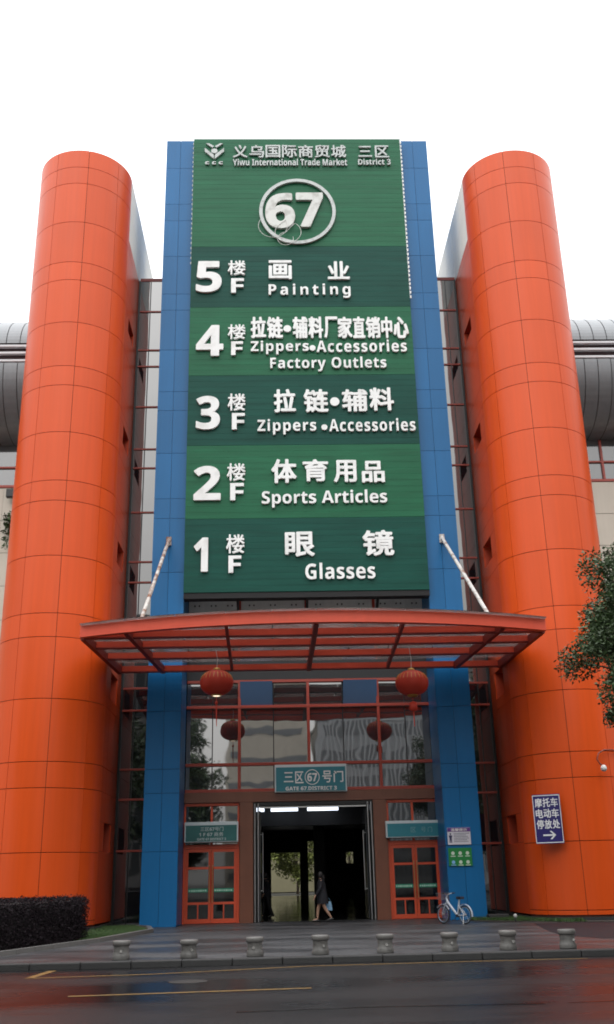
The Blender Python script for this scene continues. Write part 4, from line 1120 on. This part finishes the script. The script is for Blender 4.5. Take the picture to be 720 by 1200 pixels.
# ================================================================== bicycle
def bicycle():
    t = thing('parked_bicycle', 'white shared bicycle on its kickstand by the blue pillar', 'bicycle', (5.85, 33.8, 0.12))
    t.rotation_euler.z = atan2(34.62-33.78, 5.22-5.85)      # +x local points to the front wheel
    BW = mat('white bicycle paint', (0.40, 0.44, 0.50), 0.35, 0.06)
    TY = mat('black tyre', (0.02, 0.02, 0.022), 0.7); BP_ = mat('bicycle black', (0.02, 0.02, 0.03), 0.5); BB = mat('blue grey rim', (0.25, 0.33, 0.42), 0.35, metal=0.4)
    t.scale = (0.93,)*3
    R = 0.30; WB = 1.04
    def wheel(cx):
        g = MB(); g.tube([(cx+(R-0.022)*cos(2*pi*k/32), 0, R+(R-0.022)*sin(2*pi*k/32)) for k in range(32)], 0.022, 8, closed=True); w = g.build('wheel', TY, t, off=(0,0,0))
        g = MB(); g.tube([(cx+(R-0.055)*cos(2*pi*k/32), 0, R+(R-0.055)*sin(2*pi*k/32)) for k in range(32)], 0.014, 6, closed=True); g.build('rim', BB, w, off=(0,0,0))
        g = MB()
        for k in range(14): g.tube([(cx, 0.02*(-1)**k, R), (cx+(R-0.06)*cos(2*pi*k/14), 0, R+(R-0.06)*sin(2*pi*k/14))], 0.003, 4)
        g.tube([(cx, -0.05, R), (cx, 0.05, R)], 0.03, 10); g.build('spoke_set', STEEL, w, off=(0,0,0))
    wheel(0.0); wheel(WB)
    g = MB()
    g.tube([(0.84, 0, 0.86), (0.80, 0, 0.72), (0.34, 0, 0.27)], [0.035, 0.045, 0.04], 10)     # step-through main tube
    g.tube([(0.34, 0, 0.27), (0.22, 0, 0.80)], [0.035, 0.03], 10)
    for s in (-1, 1):
        g.tube([(0.34, s*0.02, 0.27), (0.0, s*0.05, R)], 0.018, 8); g.tube([(0.27, s*0.02, 0.62), (0.0, s*0.05, R)], 0.016, 8)
        g.tube([(0.86, s*0.05, 0.66), (WB, s*0.05, R)], 0.018, 8)
    g.tube([(0.86, -0.06, 0.66), (0.86, 0.06, 0.66)], 0.02, 8); g.tube([(0.86, 0, 0.66), (0.79, 0, 0.93)], 0.026, 8)
    g.build('frame', BW, t, off=(0,0,0))
    for cx, a0, a1 in ((0.0, 25, 190), (WB, 40, 150)):
        g = MB()
        for k in range(12):
            a, bb = radians(a0+(a1-a0)*k/12), radians(a0+(a1-a0)*(k+1)/12); rr = R+0.035
            q = [(cx+rr*cos(z_), s, R+rr*sin(z_)) for z_ in (a, bb) for s in (-0.035, 0.035)]
            q2 = [(cx+(rr+0.012)*cos(z_), s, R+(rr+0.012)*sin(z_)) for z_ in (a, bb) for s in (-0.03, 0.03)]
            g.add(q+q2, [(0,1,3,2), (4,6,7,5), (0,2,6,4), (1,5,7,3)], 0, True)
        g.build('mudguard', BW, t, off=(0,0,0))
    g = MB(); g.tube([(0.72, -0.27, 1.0), (0.80, -0.22, 0.99), (0.79, 0, 0.95), (0.80, 0.22, 0.99), (0.72, 0.27, 1.0)], 0.014, 8); hb = g.build('handlebar', STEEL, t, off=(0,0,0))
    for s in (-1, 1):
        g = MB(); g.tube([(0.68, s*0.275, 1.0), (0.77, s*0.24, 0.995)], 0.02, 8); g.build('grip', BP_, hb, off=(0,0,0))
    g = MB()
    v = [(0.08, 0.10, 0.86), (0.08, -0.10, 0.86), (0.22, -0.07, 0.855), (0.35, -0.025, 0.85), (0.35, 0.025, 0.85), (0.22, 0.07, 0.855)]
    g.add(v+[(p[0]*0.98+0.004, p[1]*0.8, 0.80) for p in v]+[(p[0], p[1]*0.9, 0.885) for p in v], [(12,13,14,15,16,17), (11,10,9,8,7,6)] + [(6+i, 6+(i+1) % 6, (i+1) % 6, i) for i in range(6)] + [(i, (i+1) % 6, 12+(i+1) % 6, 12+i) for i in range(6)])
    recalc(g.build('saddle', BP_, t, off=(0,0,0)))
    g = MB(); bx = 0.98
    for s in (-1, 1):
        g.tube([(bx-0.12, s*0.14, 0.80), (bx+0.14, s*0.16, 0.80)], 0.008, 5); g.tube([(bx-0.14, s*0.15, 1.0), (bx+0.18, s*0.18, 1.0)], 0.009, 5)
    for k in range(6):
        u = bx-0.13+0.06*k; g.tube([(u, -0.15, 1.0), (u+0.0, -0.14, 0.80), (u, 0.14, 0.80), (u, 0.15, 1.0)], 0.005, 4)
    for k in range(5): g.tube([(bx+0.18, -0.15+0.075*k, 1.0), (bx+0.14, -0.13+0.065*k, 0.80)], 0.005, 4)
    g.build('basket', mat('basket wire', (0.16, 0.17, 0.18), 0.5), t, off=(0,0,0))
    g = MB(); g.tube([(0.34, -0.06, 0.27), (0.34, 0.06, 0.27)], 0.05, 14); g.tube([(0.34, 0.08, 0.27), (0.42, 0.08, 0.14)], 0.012, 6); g.tube([(0.34, -0.08, 0.27), (0.26, -0.08, 0.40)], 0.012, 6)
    g.box(0.37, 0.47, 0.08, 0.17, 0.125, 0.15); g.box(0.21, 0.31, -0.17, -0.08, 0.39, 0.415); g.build('crank_set', BP_, t, off=(0,0,0))
    g = MB(); g.tube([(0.02, 0.06, R), (-0.02, 0.14, 0.005)], 0.012, 6); g.build('kickstand', STEEL, t, off=(0,0,0))
    return t
bicycle()

# ================================================================== people
SKIN = mat('skin', (0.42, 0.25, 0.17), 0.5, 0.05)
HAIR = mat('black hair', (0.012, 0.010, 0.010), 0.5, 0.2)
def skinned(name, verts, edges, radii, root, m, parent, sub=2):
    me = bpy.data.meshes.new(name); me.from_pydata(verts, edges, []); me.materials.append(m)
    o = bpy.data.objects.new(name, me); COL.objects.link(o)
    md = o.modifiers.new('skin', 'SKIN'); md.use_smooth_shade = True
    if not me.skin_vertices: me.skin_vertices.new()
    sv = me.skin_vertices[0].data
    for i, r in enumerate(radii):
        sv[i].radius = (r, r) if not isinstance(r, tuple) else r
        sv[i].use_root = (i == root)
    s = o.modifiers.new('sub', 'SUBSURF'); s.levels = sub; s.render_levels = sub
    dg = bpy.context.evaluated_depsgraph_get()
    m2 = bpy.data.meshes.new_from_object(o.evaluated_get(dg))
    o.modifiers.clear(); o.data = m2; bpy.data.meshes.remove(me)
    for p in m2.polygons: p.use_smooth = True
    if parent: o.parent = parent
    return o
def person(loc, face, lab, stride, coat_m, leg_m, scale=1.0, bag=None, coat_len=0.70):
    """walks along local +x"""
    t = thing('person', lab, 'person', loc)
    t.rotation_euler.z = face
    t.scale = (scale,)*3
    V = []; Ed = []; Rr = []
    def v(p, r, link=None):
        V.append(p); Rr.append(r)
        if link is not None: Ed.append((link, len(V)-1))
        return len(V)-1
    pel = v((0.0, 0, 0.92), (0.15, 0.12))
    wa = v((0.01, 0, 1.06), (0.13, 0.10), pel); ch = v((0.03, 0, 1.28), (0.16, 0.11), wa); nb = v((0.04, 0, 1.42), (0.08, 0.07), ch)
    nk = v((0.055, 0, 1.49), 0.05, nb); hd = v((0.075, 0, 1.57), (0.075, 0.085), nk); tp = v((0.075, 0, 1.66), (0.07, 0.085), hd)
    fc = v((0.135, 0, 1.56), 0.035, hd)
    for s, fs in ((-1, 1), (1, -1)):
        st = stride*fs
        hip = v((0.0, s*0.095, 0.86), 0.095, pel)
        kn = v((0.22*st+0.04, s*0.095, 0.49 if st > 0 else 0.50), 0.062, hip)
        cf = v((0.30*st+0.03*(st > 0)-0.03*(st < 0), s*0.095, 0.33), 0.056, kn)
        an = v((0.40*st if st > 0 else 0.62*st, s*0.095, 0.09 if st > 0 else 0.14), 0.038, cf)
        dx, dz = (0.17, -0.03) if st > 0 else (0.12, -0.10)
        v((V[an][0]+dx, s*0.10, max(0.035, V[an][2]+dz)), 0.035, an)
        sh = v((0.03, s*0.17, 1.38), 0.065, ch)
        el = v((0.03-0.16*st, s*0.225, 1.11), 0.042, sh)
        wr = v((0.14-0.26*st, s*0.235, 0.90), 0.028, el)
        hn = v((0.16-0.29*st, s*0.235, 0.83), (0.016, 0.034), wr)
        for k in range(4):
            v((0.175-0.31*st+0.012*k-0.02, s*(0.222+0.002*k), 0.755-0.006*(1.5-abs(k-1.5))), 0.009, hn)
        v((0.20-0.27*st, s*0.215, 0.81), 0.010, wr)
    body = skinned('body', V, Ed, Rr, 0, SKIN, t)
    # clothes: closed loose shells round the torso and arms
    g = MB()
    n = 24; rings = [(coat_len, 0.21, 0.23, -0.02), (0.80, 0.205, 0.22, 0.0), (0.95, 0.185, 0.205, 0.0), (1.08, 0.165, 0.185, 0.01), (1.25, 0.165, 0.20, 0.03), (1.36, 0.14, 0.20, 0.035), (1.43, 0.09, 0.12, 0.045), (1.49, 0.062, 0.068, 0.055)]
    vv = []; ff = []
    for z, rx, ry, ox in rings:
        vv += [(ox+rx*cos(2*pi*j/n)*(1+0.04*sin(5*j)), ry*sin(2*pi*j/n), z+0.008*sin(3*j)) for j in range(n)]
    for i in range(len(rings)-1): ff += [(i*n+j, i*n+(j+1) % n, (i+1)*n+(j+1) % n, (i+1)*n+j) for j in range(n)]
    g.add(vv, ff, 0, True)
    for s, fs in ((-1, 1), (1, -1)):
        st = stride*fs
        g.tube([(0.03, s*0.15, 1.39), (0.02-0.06*st, s*0.20, 1.27), (0.03-0.16*st, s*0.228, 1.11), (0.12-0.24*st, s*0.237, 0.93)], [0.075, 0.072, 0.062, 0.05], 12)
    g.build('coat', coat_m, t, off=(0,0,0))
    if leg_m:
        g = MB()
        for s, fs in ((-1, 1), (1, -1)):
            st = stride*fs
            g.tube([(0.0, s*0.095, 0.90), (0.22*st+0.04, s*0.095, 0.50), (0.33*st, s*0.095, 0.32), (0.40*st if st > 0 else 0.60*st, s*0.095, 0.11)], [0.12, 0.085, 0.075, 0.065], 12)
        g.build('trousers', leg_m, t, off=(0,0,0))
    g = MB()
    for s, fs in ((-1, 1), (1, -1)):
        st = stride*fs; ax = 0.40*st if st > 0 else 0.62*st; az_ = 0.0 if st > 0 else 0.05
        g.tube([(ax-0.06, s*0.095, 0.045+az_), (ax+0.03, s*0.097, 0.048+az_), (ax+0.13, s*0.10, 0.036+az_*0.5), (ax+0.20, s*0.10, 0.03)], [0.042, 0.046, 0.042, 0.026], 10)
    g.build('shoes', mat('dark shoe', (0.02, 0.02, 0.02), 0.4), t, off=(0,0,0))
    g = MB()
    g.lathe([(0.0, 0.125), (0.05, 0.118), (0.085, 0.085), (0.10, 0.03), (0.098, -0.03), (0.085, -0.09), (0.05, -0.11)], (0.055, 0, 1.615), 18)
    g.tube([(-0.02, 0, 1.60), (-0.06, 0, 1.50), (-0.05, 0, 1.40)], [0.07, 0.07, 0.03], 10)
    g.build('hair', HAIR, t, off=(0,0,0))
    g = MB()
    for s in (-1, 1):
        g.tube([(0.148, s*0.03, 1.59), (0.158, s*0.03, 1.59)], [0.010, 0.006], 8)
        g.tube([(0.07, s*0.085, 1.60), (0.075, s*0.097, 1.575), (0.072, s*0.085, 1.555)], 0.012, 6)
    g.build('face_detail', HAIR, t, off=(0,0,0))
    return t
COATD = mat('dark navy coat', (0.009, 0.010, 0.015), 0.8, 0.2, 8)
person((1.47, 38.2, 0.125), pi, 'walking person in dark coat with bare legs at the doorway', 0.5, COATD, None, 0.98, coat_len=0.62)
person((-0.62, 43.4, 0.13), radians(200), 'dark-clothed person standing inside the doorway beside the left glass door', 0.35, COATD, mat('black trousers', (0.012, 0.012, 0.014), 0.7), 1.0, coat_len=0.78)
t = thing('shopping_bag', 'light blue bag swinging from the hand of the walking person', 'bag', (1.70, 38.43, 0.5))
g = MB()
bx, by, bz = 1.70, 38.43, 0.50
vv = [(bx-0.13, by-0.04, bz), (bx+0.13, by-0.04, bz), (bx+0.13, by+0.04, bz), (bx-0.13, by+0.04, bz), (bx-0.10, by-0.02, bz+0.3), (bx+0.09, by-0.02, bz+0.3), (bx+0.09, by+0.02, bz+0.3), (bx-0.10, by+0.02, bz+0.3)]
g.add(vv, [(0,3,2,1), (4,5,6,7), (0,1,5,4), (1,2,6,5), (2,3,7,6), (3,0,4,7)]); g.build('bag_body', mat('light blue bag', (0.22, 0.42, 0.62), 0.5), t)
g = MB(); g.tube([(bx-0.07, by, bz+0.29), (bx-0.04, by, bz+0.38), (bx, by, bz+0.41), (bx+0.04, by, bz+0.38), (bx+0.06, by, bz+0.29)], 0.008, 6); g.build('bag_handle', mat('light blue bag', (0,0,0)), t)

# ================================================================== beyond the hall, and across the street (seen in reflections; some added to darken the facade)
for k, (x, y) in enumerate(((-4, 116), (1.8, 119), (7.5, 115))):
    tree('far_tree', x, y, 10, 3.6, 2.4, ['yellow-green tree seen through the hall, nearer the left door', 'yellow-green tree seen through the hall in the middle of its opening', 'yellow-green tree seen through the hall, nearer the right door'][k], 60, 200, 0.40, 40+k, LEAFY, 'trees beyond the hall', crown_h=8.6, clump_r=1.1)
def block(name, lab, x0, x1, y0, y1, h, wall, win, floors, bay, fin, band=0.62):
    t = thing(name, lab, 'building', ((x0+x1)/2, (y0+y1)/2, 0), 'buildings across the street')
    g = MB(); g.box(x0, x1, y0, y1, 0.1, h); g.build('wall', wall, t)
    fh = (h-1.0)/floors
    for k in range(floors):
        g = MB(); g.box(x0+0.4, x1-0.4, y1+0.002, y1+0.06, 1.0+k*fh+fh*0.2, 1.0+k*fh+fh*0.2+fh*band); g.build('window_band', win, t)
    if fin:
        g = MB(); x = x0+0.4
        while x < x1-0.4:
            g.box(x, x+0.18, y1+0.07, y1+0.3, 0.8, h-0.2); x += bay
        g.build('sun_fin', wall, t)
    g = MB(); g.box(x0-0.2, x1+0.2, y0-0.2, y1+0.2, h, h+0.5); g.build('roof_edge', wall, t)
DG = mat('dark window band', (0.03, 0.033, 0.036), 0.15, 0.2)
block('office_block', 'grey office block with upright fins across the street, reflected in the glass', 4.5, 24, -60, -40, 19.5, mat('office grey', (0.56, 0.57, 0.58), 0.6), mat('grey window band', (0.26, 0.27, 0.28), 0.3, 0.2), 6, 0.55, True)
block('apartment_house', 'beige apartment house across the street, reflected in the glass', -6.5, 3.2, -60, -42, 24, mat('beige render', (0.68, 0.62, 0.52), 0.7), MATS['grey window band'], 7, 1, False, 0.22)
block('office_block', 'unseen dark block across the street beyond the trees, added to darken the low sky', -60, -14, -64, -44, 33, mat('office brown', (0.16, 0.15, 0.145), 0.6), DG, 5, 1.2, True)  # this block and the next are added, tall, to darken the low sky
block('office_block', 'unseen brown block across the street beside the fin-fronted office, added to darken the low sky', 27, 75, -64, -44, 35, mat('office brown', (0.16, 0.15, 0.145), 0.6), DG, 6, 1.2, True)
for k, (x, y, h, cr) in enumerate(((-9.5, -17, 16, 3.6), (-17, -16, 19, 4.5), (-26, -17, 20, 5), (22, -18, 18, 4.2), (31, -16, 20, 5), (41, -17, 19, 5))):  # all but the first are added to block low sky and darken the facade
    tree('street_tree', x, y, h, cr, 3.0, ['tallest dark tree across the street, reflected in the glass by the hedge-side pillar', 'unseen bushy dark tree added across the street, next to the tallest one', 'unseen broad dark tree added across the street, farthest from the office fins', 'unseen low dark tree added across the street before the fin-fronted office', 'unseen round dark tree added across the street, second beyond the fin-fronted office', 'unseen round dark tree added across the street, third beyond the fin-fronted office'][k], 60, 260, 0.42, 60+k, LEAF, 'trees across the street', crown_h=h-2.5, clump_r=1.2)

block('plain_block', 'plain ochre block closing the view beyond the hall', -30, 34, 132, 150, 24, mat('ochre render', (0.17, 0.155, 0.09), 0.7), DG, 7, 1, False)
for k, (x, y, lab) in enumerate(((-13.2, 13, 'unseen shade tree added on the hedge side, nearer the road'), (-19.5, 20.5, 'unseen shade tree added on the hedge side, deeper in behind the hedge'), (16.5, 13.5, 'unseen shade tree added past the leafy tree, nearer the road'), (20.5, 22, 'unseen shade tree added past the leafy tree, deeper in by the market wing'))):
    tree('street_tree', x, y, 15.5, 4.2, 3.2, lab, 80, 260, 0.38, 80+k, LEAF, 'shade trees added along the pavement', crown_h=12.3, clump_r=1.3)  # unseen trees added to keep low sky light off tower feet and ground
